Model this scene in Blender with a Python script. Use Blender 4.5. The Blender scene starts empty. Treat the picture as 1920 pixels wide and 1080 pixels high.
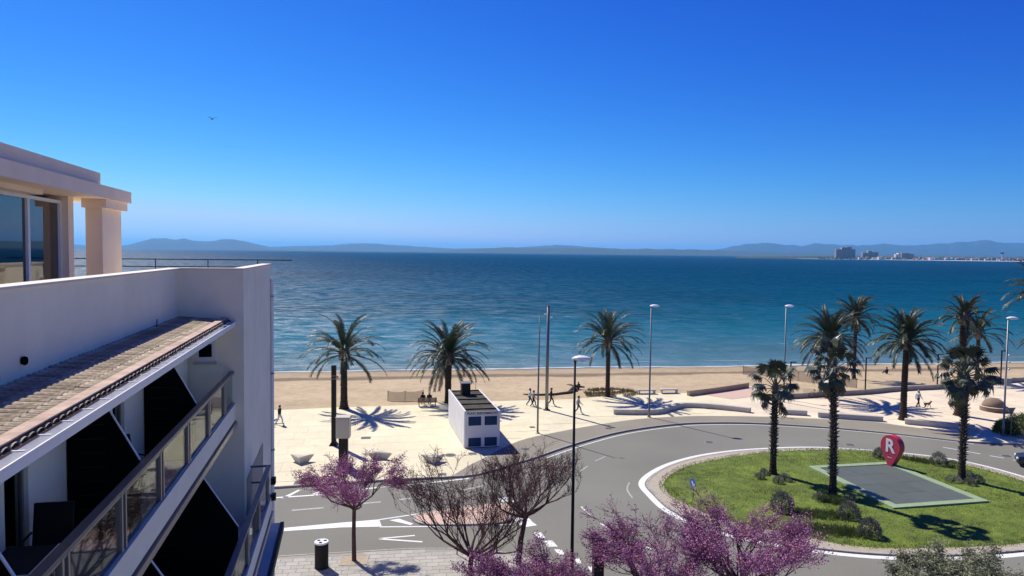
import bpy, math, random
from mathutils import Vector, Matrix
R = math.radians
SC = bpy.context.scene
COL = SC.collection

# ------------------------------------------------------------------ camera
F_PX, EYE, ROLL, HORIZON = 1386.0, 15.5, R(0.65), 472.5
_p = math.atan((540 - HORIZON) / F_PX)
_F = Vector((0, math.cos(_p), -math.sin(_p)))
_R0 = Vector((1, 0, 0)); _U0 = _R0.cross(_F)
_R = _R0 * math.cos(ROLL) + _U0 * math.sin(ROLL)
_U = -_R0 * math.sin(ROLL) + _U0 * math.cos(ROLL)
CAM = Vector((0, 0, EYE))
cd = bpy.data.cameras.new('camera'); cam = bpy.data.objects.new('camera', cd); COL.objects.link(cam)
cd.sensor_width = 36; cd.lens = F_PX / 1920 * 36; cd.clip_start = 0.1; cd.clip_end = 200000
m3 = Matrix((_R, _U, -_F)).transposed()
cam.matrix_world = Matrix.Translation(CAM) @ m3.to_4x4()
SC.camera = cam

# ------------------------------------------------------------------ sky and sun
SUN_AZ, SUN_EL = R(-38.7), R(49)          # azimuth from +Y towards +X
w = bpy.data.worlds.new('World'); SC.world = w; w.use_nodes = True
nt = w.node_tree; nt.nodes.clear()
sky = nt.nodes.new('ShaderNodeTexSky'); sky.sky_type = 'NISHITA'; sky.sun_disc = False
sky.sun_elevation = SUN_EL; sky.sun_rotation = SUN_AZ
sky.altitude = 0; sky.air_density = 1.0; sky.dust_density = 0.25; sky.ozone_density = 4.0
# the photograph's clear sky is a deep, saturated blue: one colour response for the whole dome
def _math(op, a, b):
    n = nt.nodes.new('ShaderNodeMath'); n.operation = op
    for i, v in enumerate((a, b)):
        if isinstance(v, (int, float)): n.inputs[i].default_value = v
        else: nt.links.new(v, n.inputs[i])
    return n.outputs[0]
sep = nt.nodes.new('ShaderNodeSeparateColor'); cmb = nt.nodes.new('ShaderNodeCombineColor')
nt.links.new(sky.outputs[0], sep.inputs[0])
SKY_R, SKY_G = (0.0072, 3.1), (0.0865, 1.97)
r_ = _math('MULTIPLY', _math('POWER', sep.outputs[0], SKY_R[1]), SKY_R[0])
r_ = _math('MINIMUM', _math('ADD', r_, _math('MULTIPLY', sep.outputs[0], 0.02)), 4.2)
g_ = _math('MINIMUM', _math('MULTIPLY', _math('POWER', sep.outputs[1], SKY_G[1]), SKY_G[0]), 6.0)
b_ = _math('MINIMUM', _math('ADD', _math('MULTIPLY', sep.outputs[2], 0.95), _math('MULTIPLY', r_, 0.35)), 8.2)
nt.links.new(r_, cmb.inputs[0]); nt.links.new(g_, cmb.inputs[1]); nt.links.new(b_, cmb.inputs[2])
bg = nt.nodes.new('ShaderNodeBackground'); bg.inputs['Strength'].default_value = 0.10
wo = nt.nodes.new('ShaderNodeOutputWorld')
nt.links.new(cmb.outputs[0], bg.inputs[0]); nt.links.new(bg.outputs[0], wo.inputs[0])
sl = bpy.data.lights.new('sun', 'SUN'); sl.energy = 4.9; sl.angle = R(0.5); sl.color = (1.0, 0.95, 0.86)
so = bpy.data.objects.new('sun', sl); COL.objects.link(so); so.location = (0, 0, 60)
sd = Vector((math.sin(SUN_AZ) * math.cos(SUN_EL), math.cos(SUN_AZ) * math.cos(SUN_EL), math.sin(SUN_EL)))
so.rotation_euler = sd.to_track_quat('Z', 'Y').to_euler()
SC.view_settings.view_transform = 'Standard'; SC.view_settings.look = 'None'
SC.view_settings.exposure = 0.30; SC.view_settings.gamma = 1; SC.view_settings.use_curve_mapping = False
SC.render.engine = 'CYCLES'
SC.cycles.use_denoising = True
SC.cycles.max_bounces = 8; SC.cycles.transparent_max_bounces = 16; SC.cycles.volume_bounces = 1
SC.cycles.sample_clamp_indirect = 6

# ------------------------------------------------------------------ helpers
def pray(x, y):
    return (_F * F_PX + _R * (x - 960) - _U * (y - 540))
def g(x, y, z=0.0):                        # photo pixel -> point on a level at height z
    d = pray(x, y); t = (z - EYE) / d.z
    return CAM + d * t
def at_depth(x, y, Y):
    d = pray(x, y); return CAM + d * (Y / d.y)
def yprom(x):
    return 73.5 + 0.235 * x
def yshore(x):
    return 104.6 + 0.154 * x
def sand_z(x, y):
    t = (y - yprom(x)) / (yshore(x) - yprom(x))
    return 0.05 - 1.25 * max(0.0, t) + 0.12 * min(0.0, max(-3.0, y - yprom(x) + 1.5))
def gs(x, y):
    z = -0.2
    for _ in range(6):
        p = g(x, y, z); z = sand_z(p.x, p.y)
    return Vector((p.x, p.y, z))
PROM_Z, LAWN_Z = 0.12, 0.15

class MB:
    def __init__(s): s.v = []; s.f = []; s.m = []
    def add(s, vs, fs, m=0):
        o = len(s.v); s.v += [tuple(p) for p in vs]
        for f in fs: s.f.append(tuple(i + o for i in f)); s.m.append(m)
        return s
    def box(s, x0, x1, y0, y1, z0, z1, m=0):
        return s.add([(x0,y0,z0),(x1,y0,z0),(x1,y1,z0),(x0,y1,z0),(x0,y0,z1),(x1,y0,z1),(x1,y1,z1),(x0,y1,z1)],
                     [(0,3,2,1),(4,5,6,7),(0,1,5,4),(1,2,6,5),(2,3,7,6),(3,0,4,7)], m)
    def bbox(s, x0, x1, y0, y1, z0, z1, b=0.02, m=0):   # box with chamfered top and vertical edges
        def ring(i, z): return [(x0+i,y0+b-i+i,z),(x0+b,y0+i,z),(x1-b,y0+i,z),(x1-i,y0+b,z),(x1-i,y1-b,z),(x1-b,y1-i,z),(x0+b,y1-i,z),(x0+i,y1-b,z)]
        a = ring(0, z0); c = ring(0, z1 - b); d = [(p[0]*1+(b*0.8 if p[0] < (x0+x1)/2 else -b*0.8), p[1]+(b*0.8 if p[1] < (y0+y1)/2 else -b*0.8), z1) for p in ring(0, z1)]
        n = 8; fs = []
        for k in (0, 1):
            for i in range(n): j = (i+1) % n; fs.append((k*n+i, k*n+j, k*n+n+j, k*n+n+i))
        fs.append(tuple(range(2*n, 3*n))); fs.append(tuple(reversed(range(n))))
        return s.add(a + c + d, fs, m)
    def prism(s, poly, z0, z1, m=0):
        n = len(poly)
        a = sum(poly[i][0]*poly[(i+1)%n][1] - poly[(i+1)%n][0]*poly[i][1] for i in range(n))
        if a < 0: poly = poly[::-1]
        vs = [(p[0],p[1],z0) for p in poly] + [(p[0],p[1],z1) for p in poly]
        fs = [tuple(range(n,2*n)), tuple(reversed(range(n)))] + [(i,(i+1)%n,n+(i+1)%n,n+i) for i in range(n)]
        return s.add(vs, fs, m)
    def sheet(s, poly, z, m=0):
        n = len(poly)
        a = sum(poly[i][0]*poly[(i+1)%n][1] - poly[(i+1)%n][0]*poly[i][1] for i in range(n))
        if a < 0: poly = poly[::-1]
        return s.add([(p[0],p[1],z) for p in poly], [tuple(range(n))], m)
    def tube(s, pts, rad, n=6, m=0, cap=True, flat=1.0):
        pts = [Vector(p) for p in pts]
        if not hasattr(rad, '__len__'): rad = [rad] * len(pts)
        o = len(s.v); L = len(pts); up = None
        for i, p in enumerate(pts):
            t = (pts[min(i+1, L-1)] - pts[max(i-1, 0)])
            if t.length < 1e-9: t = Vector((0,0,1))
            t.normalize()
            if up is None:
                up = t.orthogonal().normalized()
            a = (up - t * up.dot(t))
            a = a.normalized() if a.length > 1e-6 else t.orthogonal().normalized()
            up = a; b = t.cross(a)
            for k in range(n):
                th = 2*math.pi*k/n
                s.v.append(tuple(p + a*(math.cos(th)*rad[i]) + b*(math.sin(th)*rad[i]*flat)))
        for i in range(L-1):
            for k in range(n):
                k2 = (k+1) % n
                s.f.append((o+i*n+k, o+i*n+k2, o+(i+1)*n+k2, o+(i+1)*n+k)); s.m.append(m)
        if cap:
            s.f.append(tuple(o+k for k in reversed(range(n)))); s.m.append(m)
            s.f.append(tuple(o+(L-1)*n+k for k in range(n))); s.m.append(m)
        return s
    def bar(s, a, b, r, n=6, m=0): return s.tube([a, b], r, n, m)
    def lathe(s, prof, n=16, c=(0,0), m=0, squash=1.0):
        o = len(s.v)
        for r, z in prof:
            for k in range(n):
                th = 2*math.pi*k/n; s.v.append((c[0]+r*math.cos(th), c[1]+r*math.sin(th)*squash, z))
        for i in range(len(prof)-1):
            for k in range(n):
                k2 = (k+1)%n; s.f.append((o+i*n+k, o+i*n+k2, o+(i+1)*n+k2, o+(i+1)*n+k)); s.m.append(m)
        s.f.append(tuple(o+k for k in reversed(range(n)))); s.m.append(m)
        s.f.append(tuple(o+(len(prof)-1)*n+k for k in range(n))); s.m.append(m)
        return s
    def strip(s, line, wd, z, m=0):              # flat band along a polyline
        pts = [Vector((p[0], p[1], 0)) for p in line]; n = len(pts); vs = []
        for i, p in enumerate(pts):
            t = (pts[min(i+1,n-1)] - pts[max(i-1,0)]).normalized(); q = Vector((-t.y, t.x, 0)) * (wd/2)
            vs += [(p.x+q.x, p.y+q.y, z), (p.x-q.x, p.y-q.y, z)]
        return s.add(vs, [(2*i+1, 2*i+3, 2*i+2, 2*i) for i in range(n-1)], m)
    def mesh(s, name, mats=(), smooth=False):
        me = bpy.data.meshes.new(name); me.from_pydata(s.v, [], s.f)
        for mt in (mats if isinstance(mats, (list, tuple)) else [mats]): me.materials.append(mt)
        if s.m and max(s.m) > 0: me.polygons.foreach_set('material_index', s.m)
        if smooth: me.polygons.foreach_set('use_smooth', [True]*len(s.f))
        me.update(); return me
    def build(s, name, mats, parent=None, loc=None, rz=0, smooth=False):
        return link(name, s.mesh(name, mats, smooth), parent, loc, rz)

def link(name, me, parent=None, loc=None, rz=0):
    o = bpy.data.objects.new(name, me); COL.objects.link(o)
    if parent is not None: o.parent = parent
    if loc is not None: o.location = loc
    if rz: o.rotation_euler = (0, 0, rz)
    return o
def tag(o, label, cat, group=None):
    o['label'] = label; o['category'] = cat
    if group: o['group'] = group
    return o
def thing(name, label, cat, loc=(0,0,0), rz=0, group=None):
    o = link(name, None, None, loc, rz); o.empty_display_size = 0.3
    return tag(o, label, cat, group)
def struct(o): o['kind'] = 'structure'; return o
def stuff(o): o['kind'] = 'stuff'; return o
def spline(pts, closed=False, k=6):
    pts = [Vector((p[0], p[1], 0)) for p in pts]; n = len(pts); out = []
    for i in range(n if closed else n-1):
        if closed: a,b,c,d = pts[(i-1)%n],pts[i],pts[(i+1)%n],pts[(i+2)%n]
        else: a,b,c,d = pts[max(i-1,0)],pts[i],pts[i+1],pts[min(i+2,n-1)]
        for j in range(k):
            t = j/k
            out.append(0.5*((2*b)+(c-a)*t+(2*a-5*b+4*c-d)*t*t+(3*b-a-3*c+d)*t**3))
    if not closed: out.append(pts[-1])
    return [(p.x, p.y) for p in out]
def inside(p, poly):
    x, y = p; c = False; n = len(poly)
    for i in range(n):
        x1,y1 = poly[i][0],poly[i][1]; x2,y2 = poly[(i+1)%n][0],poly[(i+1)%n][1]
        if (y1 > y) != (y2 > y) and x < (x2-x1)*(y-y1)/(y2-y1)+x1: c = not c
    return c
def resample(line, step):
    pts = [Vector((p[0],p[1],0)) for p in line]; out = [pts[0]]; need = step
    for a, b in zip(pts, pts[1:]):
        L = (b-a).length; pos = 0
        while L - pos >= need:
            pos += need; out.append(a + (b-a)*(pos/L)); need = step
        need -= (L - pos)
    return out
def px(l, z=0.0): return [tuple(g(a, b, z)[:2]) for a, b in l]

# ------------------------------------------------------------------ materials
def M(name, c, rough=0.8, var=0.12, scale=2.0, bump=0.0, bscale=30.0, metal=0.0, spec=0.4, world=False, rand=0.0, c2=None, big=0.0, bigscale=0.15, detail=5, sheen=0):
    m = bpy.data.materials.new(name); m.use_nodes = True; n = m.node_tree; N = n.nodes; L = n.links
    b = N['Principled BSDF']; b.inputs['Roughness'].default_value = rough; b.inputs['Metallic'].default_value = metal
    b.inputs['Specular IOR Level'].default_value = spec
    tc = N.new('ShaderNodeNewGeometry') if world else N.new('ShaderNodeTexCoord')
    co = tc.outputs['Position'] if world else tc.outputs['Object']
    nz = N.new('ShaderNodeTexNoise'); nz.inputs['Scale'].default_value = scale; nz.inputs['Detail'].default_value = detail
    nz.inputs['Roughness'].default_value = 0.65
    L.new(co, nz.inputs['Vector'])
    rp = N.new('ShaderNodeValToRGB'); e = rp.color_ramp.elements
    e[0].position = 0.3; e[1].position = 0.72
    ca = [v*(1-var) for v in c]; cb = list(c2) if c2 else [min(1, v*(1+var)) for v in c]
    e[0].color = (*ca, 1); e[1].color = (*cb, 1)
    L.new(nz.outputs['Fac'], rp.inputs[0]); out = rp.outputs[0]
    if big:
        n2 = N.new('ShaderNodeTexNoise'); n2.inputs['Scale'].default_value = bigscale; n2.inputs['Detail'].default_value = 4
        L.new(co, n2.inputs['Vector'])
        mr = N.new('ShaderNodeMapRange'); mr.inputs[1].default_value = 0.3; mr.inputs[2].default_value = 0.7
        mr.inputs[3].default_value = 1-big; mr.inputs[4].default_value = 1+big; L.new(n2.outputs['Fac'], mr.inputs[0])
        mx = N.new('ShaderNodeVectorMath'); mx.operation = 'SCALE'; L.new(out, mx.inputs[0]); L.new(mr.outputs[0], mx.inputs['Scale']); out = mx.outputs[0]
    if rand:
        oi = N.new('ShaderNodeObjectInfo'); mr = N.new('ShaderNodeMapRange')
        mr.inputs[3].default_value = 1-rand; mr.inputs[4].default_value = 1+rand; L.new(oi.outputs['Random'], mr.inputs[0])
        mx = N.new('ShaderNodeVectorMath'); mx.operation = 'SCALE'; L.new(out, mx.inputs[0]); L.new(mr.outputs[0], mx.inputs['Scale']); out = mx.outputs[0]
    L.new(out, b.inputs['Base Color'])
    if bump:
        n3 = N.new('ShaderNodeTexNoise'); n3.inputs['Scale'].default_value = bscale; n3.inputs['Detail'].default_value = 4
        L.new(co, n3.inputs['Vector'])
        bp = N.new('ShaderNodeBump'); bp.inputs['Strength'].default_value = bump; bp.inputs['Distance'].default_value = 0.05
        L.new(n3.outputs['Fac'], bp.inputs['Height']); L.new(bp.outputs[0], b.inputs['Normal'])
    return m
def leafmat(name, c, c2, rough=0.45, trans=0.15, spec=0.5, scale=1.5):
    m = M(name, c, rough, 0.35, scale, c2=c2, spec=spec, rand=0.18)
    N = m.node_tree.nodes; L = m.node_tree.links; b = N['Principled BSDF']
    tr = N.new('ShaderNodeBsdfTranslucent'); mx = N.new('ShaderNodeMixShader'); mx.inputs[0].default_value = trans
    L.new(b.inputs['Base Color'].links[0].from_socket, tr.inputs[0])
    L.new(b.outputs[0], mx.inputs[1]); L.new(tr.outputs[0], mx.inputs[2])
    L.new(mx.outputs[0], N['Material Output'].inputs[0]); return m
def glassmat(name, tint, refl=0.25, trans=0.9, rough=0.02):
    m = bpy.data.materials.new(name); m.use_nodes = True; N = m.node_tree.nodes; L = m.node_tree.links; N.clear()
    tr = N.new('ShaderNodeBsdfTransparent'); tr.inputs[0].default_value = (*[t*trans for t in tint], 1)
    gl = N.new('ShaderNodeBsdfGlossy'); gl.inputs['Roughness'].default_value = rough
    fr = N.new('ShaderNodeLayerWeight'); fr.inputs[0].default_value = 0.35
    mr = N.new('ShaderNodeMapRange'); mr.inputs[3].default_value = refl*0.35; mr.inputs[4].default_value = min(1, refl*2.2)
    L.new(fr.outputs['Fresnel'], mr.inputs[0])
    mx = N.new('ShaderNodeMixShader'); L.new(mr.outputs[0], mx.inputs[0]); L.new(tr.outputs[0], mx.inputs[1]); L.new(gl.outputs[0], mx.inputs[2])
    o = N.new('ShaderNodeOutputMaterial'); L.new(mx.outputs[0], o.inputs[0]); return m

m_asphalt = M('asphalt', (0.188,0.180,0.143), 0.85, 0.10, 14, 0.25, 60, world=True, big=0.10, bigscale=0.12)
m_ground  = M('packed_ground', (0.24,0.22,0.19), 0.9, 0.12, 3, world=True, big=0.1)
m_path    = M('footway_asphalt', (0.245,0.217,0.160), 0.85, 0.08, 10, 0.2, 50, world=True, big=0.10, bigscale=0.2)
m_cream   = M('cream_stone', (0.69,0.615,0.405), 0.8, 0.06, 1.2, 0.1, 30, world=True, rand=0.035, big=0.09, bigscale=0.16)
m_pink    = M('pink_stone', (0.70,0.590,0.42), 0.8, 0.06, 1.2, 0.1, 30, world=True, rand=0.06, big=0.08, bigscale=0.18)
m_slab    = M('grey_paving', (0.38,0.355,0.30), 0.8, 0.1, 5, 0.15, 40, world=True, rand=0.10)
m_joint   = M('paving_joint', (0.30,0.28,0.24), 0.9, 0.1, 5, world=True)
m_kerb    = M('kerb_concrete', (0.36,0.335,0.28), 0.8, 0.12, 4, 0.2, 40, world=True, rand=0.1)
m_white   = M('road_paint', (0.74,0.73,0.68), 0.6, 0.14, 6, world=True)
m_faded   = M('worn_road_paint', (0.40,0.39,0.35), 0.7, 0.3, 6, world=True)
m_redpave = M('red_paving', (0.58,0.40,0.31), 0.8, 0.12, 4, 0.2, 30, world=True)
m_apron   = M('apron_setts', (0.40,0.345,0.255), 0.85, 0.15, 5, 0.4, 12, world=True)
m_plaster = M('white_render', (0.87,0.79,0.595), 0.85, 0.05, 1.2, 0.15, 25, world=True, big=0.05, bigscale=0.7)
m_pinkpl  = M('pink_render', (0.85,0.68,0.52), 0.85, 0.05, 1.2, 0.15, 25, world=True, big=0.05, bigscale=0.7)
m_coping  = M('coping_stone', (0.70,0.62,0.54), 0.8, 0.1, 3, world=True)
m_tile    = M('roof_tile_clay', (0.30,0.225,0.145), 0.9, 0.45, 7, 0.5, 25, rand=0.30, c2=(0.60,0.50,0.36), spec=0.1)
m_tiledk  = M('roof_deck', (0.16,0.10,0.07), 0.9, 0.2, 4)
m_metalw  = M('white_metal', (0.72,0.72,0.72), 0.4, 0.04, 4, spec=0.5)
m_alu     = M('grey_metal', (0.33,0.32,0.31), 0.35, 0.06, 4, metal=0.7)
m_handr   = M('handrail_grey', (0.13,0.125,0.12), 0.4, 0.08, 4, spec=0.5)
m_black   = M('black_panel', (0.004,0.004,0.004), 0.8, 0.2, 3, spec=0.03)
m_dark    = M('dark_steel', (0.014,0.013,0.012), 0.6, 0.2, 4, spec=0.2)
m_galv    = M('galvanised_steel', (0.20,0.20,0.19), 0.45, 0.08, 6, metal=0.5)
m_lampw   = M('lamp_shell', (0.80,0.80,0.80), 0.35, 0.03, 4)
m_concr   = M('concrete', (0.52,0.48,0.40), 0.85, 0.09, 2.5, 0.2, 25, big=0.06, bigscale=0.5)
m_tanwall = M('tan_stone', (0.42,0.31,0.20), 0.85, 0.12, 3, 0.3, 20)
m_wallgr  = M('low_wall_concrete', (0.34,0.30,0.24), 0.85, 0.12, 2, 0.25, 15)
m_brown   = M('brown_stone', (0.23,0.15,0.10), 0.8, 0.15, 4, 0.2, 20)
m_wood    = M('weathered_wood', (0.20,0.14,0.08), 0.85, 0.25, 6, 0.3, 25)
m_drift   = M('driftwood', (0.07,0.05,0.035), 0.9, 0.3, 6, 0.5, 15)
m_bark    = M('palm_bark', (0.062,0.043,0.030), 0.95, 0.45, 7, 0.9, 14, spec=0.08)
m_boot    = M('leaf_base', (0.17,0.14,0.11), 0.9, 0.35, 6, 0.4, 20)
m_twig    = M('bark_twig', (0.050,0.034,0.030), 0.9, 0.35, 6, 0.5, 20)
m_frond   = leafmat('date_palm_leaf', (0.034,0.052,0.022), (0.078,0.095,0.042), 0.45, 0.08, 0.25)
m_frondol = leafmat('old_palm_leaf', (0.10,0.085,0.035), (0.17,0.14,0.07), 0.45, 0.10)
m_fan     = leafmat('fan_palm_leaf', (0.045,0.058,0.030), (0.115,0.13,0.075), 0.42, 0.08, 0.45)
m_blos    = leafmat('pink_blossom', (0.38,0.11,0.25), (0.60,0.27,0.45), 0.6, 0.2, 0.2)
m_bud     = leafmat('red_bud', (0.17,0.045,0.06), (0.27,0.10,0.12), 0.6, 0.15, 0.2)
m_olive   = leafmat('olive_leaf', (0.19,0.21,0.095), (0.36,0.37,0.22), 0.55, 0.25, 0.3)
m_twigr   = M('red_brown_twig', (0.095,0.055,0.050), 0.9, 0.35, 6, 0.5, 20, spec=0.1)
m_shrub   = leafmat('grey_green_leaf', (0.15,0.16,0.105), (0.34,0.35,0.27), 0.6, 0.12, 0.3)
m_shrubg  = leafmat('green_leaf', (0.10,0.135,0.035), (0.20,0.25,0.07), 0.5, 0.15, 0.3)
m_grass   = M('turf', (0.085,0.135,0.010), 0.9, 0.25, 1.3, 0.6, 25, world=True, big=0.28, bigscale=0.28, c2=(0.17,0.22,0.024))
m_blade   = M('grass_blade', (0.088,0.14,0.010), 0.8, 0.3, 0.5, world=True, big=0.25, bigscale=0.28, c2=(0.18,0.235,0.026))
m_mat     = M('dark_synthetic_mat', (0.085,0.10,0.088), 0.7, 0.08, 1.0, 0.1, 30, world=True, rand=0.06)
m_matbord = M('green_border', (0.26,0.34,0.19), 0.75, 0.15, 4, 0.2, 20)
m_red     = M('red_paint', (0.55,0.045,0.085), 0.4, 0.06, 3, spec=0.4)
m_lettr   = M('white_letter', (0.82,0.80,0.80), 0.5, 0.03, 3)
m_blue    = M('blue_sign', (0.02,0.12,0.42), 0.4, 0.06, 3)
m_kiosk   = M('kiosk_panel', (0.68,0.67,0.66), 0.6, 0.05, 1.5, big=0.05, bigscale=0.6)
m_kroof   = M('kiosk_roof_felt', (0.075,0.068,0.052), 0.95, 0.25, 1.5, 0.2, 20, c2=(0.12,0.11,0.085), spec=0.05)
m_bluegl  = M('blue_shutter', (0.014,0.040,0.10), 0.6, 0.2, 2, spec=0.15)
m_ltext   = M('black_letter', (0.015,0.015,0.015), 0.5, 0.1, 3)
m_beige   = M('beige_box', (0.50,0.45,0.35), 0.5, 0.05, 2)
m_net     = M('beach_net', (0.33,0.26,0.17), 0.9, 0.2, 8)
m_skin    = M('skin', (0.45,0.27,0.19), 0.6, 0.06, 6)
m_hair    = M('dark_hair', (0.03,0.02,0.015), 0.6, 0.2, 6)
m_hairg   = M('pale_hair', (0.45,0.40,0.33), 0.6, 0.2, 6)
m_cblack  = M('black_cloth', (0.014,0.014,0.017), 0.9, 0.2, 6)
m_cgrey   = M('grey_cloth', (0.25,0.25,0.25), 0.9, 0.1, 6)
m_cwhite  = M('white_cloth', (0.62,0.60,0.57), 0.9, 0.06, 6)
m_cblue   = M('blue_cloth', (0.05,0.07,0.13), 0.9, 0.15, 6)
m_fur     = M('tan_fur', (0.20,0.14,0.08), 0.9, 0.2, 8)
m_rubber  = M('tyre_rubber', (0.012,0.012,0.012), 0.8, 0.2, 6)
m_carp    = M('car_paint', (0.03,0.035,0.04), 0.25, 0.05, 2, metal=0.3, spec=0.6)
m_seat    = M('dark_fabric', (0.007,0.007,0.008), 0.85, 0.2, 5)
m_curtain = M('curtain', (0.48,0.45,0.38), 0.9, 0.08, 3)
m_room    = M('room_interior', (0.20,0.19,0.17), 0.9, 0.1, 2)
m_far     = M('far_scrub', (0.030,0.045,0.025), 0.95, 0.25, 0.004, world=True)
m_mount   = M('mountain_rock', (0.022,0.034,0.034), 0.95, 0.25, 0.002, world=True)
m_farw    = M('far_white_wall', (0.68,0.64,0.58), 0.85, 0.08, 0.1, rand=0.2)
m_farb    = M('far_brown_wall', (0.30,0.25,0.21), 0.85, 0.08, 0.1, rand=0.2)
m_farr    = M('far_tile_roof', (0.36,0.17,0.10), 0.85, 0.08, 0.1)
m_fargl   = M('far_window', (0.03,0.04,0.05), 0.3, 0.08, 0.1)
g_rail    = glassmat('railing_glass', (0.86,0.93,0.95), 0.12, 0.93)
g_win     = glassmat('window_glass', (0.30,0.36,0.40), 0.42, 0.8)

# sand: pale, with a wet band and a dark weed line along the water
def sand_material():
    m = M('beach_sand', (0.44,0.325,0.185), 0.95, 0.10, 1.1, 0.0, world=True, big=0.10, bigscale=0.11, c2=(0.53,0.41,0.25))
    N = m.node_tree.nodes; L = m.node_tree.links; b = N['Principled BSDF']
    src = b.inputs['Base Color'].links[0].from_socket
    ge = N.new('ShaderNodeNewGeometry'); sx = N.new('ShaderNodeSeparateXYZ'); L.new(ge.outputs['Position'], sx.inputs[0])
    nz = N.new('ShaderNodeTexNoise'); nz.inputs['Scale'].default_value = 0.12; nz.inputs['Detail'].default_value = 6; L.new(ge.outputs['Position'], nz.inputs['Vector'])
    ml = N.new('ShaderNodeMath'); ml.operation = 'MULTIPLY_ADD'; ml.inputs[1].default_value = -0.154; L.new(sx.outputs[0], ml.inputs[0]); L.new(sx.outputs[1], ml.inputs[2])
    wob = N.new('ShaderNodeMath'); wob.operation = 'MULTIPLY_ADD'; wob.inputs[1].default_value = 5.0; L.new(nz.outputs['Fac'], wob.inputs[0]); L.new(ml.outputs[0], wob.inputs[2])
    mr = N.new('ShaderNodeMapRange'); mr.inputs[1].default_value = 92; mr.inputs[2].default_value = 108; L.new(wob.outputs[0], mr.inputs[0])
    rp = N.new('ShaderNodeValToRGB'); cr = rp.color_ramp; e = cr.elements
    e[0].position = 0.0; e[0].color = (1,1,1,1); e[1].position = 1.0; e[1].color = (0.55,0.56,0.56,1)
    for p, c in ((0.36,(1,1,1,1)), (0.44,(0.42,0.40,0.38,1)), (0.54,(0.38,0.36,0.35,1)), (0.64,(0.85,0.84,0.82,1)), (0.80,(0.78,0.78,0.77,1))):
        k = e.new(p); k.color = c
    L.new(mr.outputs[0], rp.inputs[0])
    mx = N.new('ShaderNodeMix'); mx.data_type = 'RGBA'; mx.blend_type = 'MULTIPLY'; mx.inputs[0].default_value = 1
    L.new(src, mx.inputs[6]); L.new(rp.outputs[0], mx.inputs[7]); L.new(mx.outputs[2], b.inputs['Base Color'])
    # raked ripples, footprints and tracks as relief
    mp = N.new('ShaderNodeMapping'); mp.inputs['Scale'].default_value = (0.35, 1.6, 1); mp.inputs['Rotation'].default_value = (0,0,0.18); L.new(ge.outputs['Position'], mp.inputs[0])
    n1 = N.new('ShaderNodeTexNoise'); n1.inputs['Scale'].default_value = 0.9; n1.inputs['Detail'].default_value = 8; n1.inputs['Roughness'].default_value = 0.7; L.new(mp.outputs[0], n1.inputs['Vector'])
    vo = N.new('ShaderNodeTexVoronoi'); vo.inputs['Scale'].default_value = 1.8; L.new(ge.outputs['Position'], vo.inputs['Vector'])
    ad = N.new('ShaderNodeMath'); ad.operation = 'MULTIPLY_ADD'; ad.inputs[1].default_value = 0.25; L.new(vo.outputs['Distance'], ad.inputs[0]); L.new(n1.outputs['Fac'], ad.inputs[2])
    bp = N.new('ShaderNodeBump'); bp.inputs['Strength'].default_value = 0.55; bp.inputs['Distance'].default_value = 0.35; L.new(ad.outputs[0], bp.inputs['Height']); L.new(bp.outputs[0], b.inputs['Normal'])
    return m
m_sand = sand_material()

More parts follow.
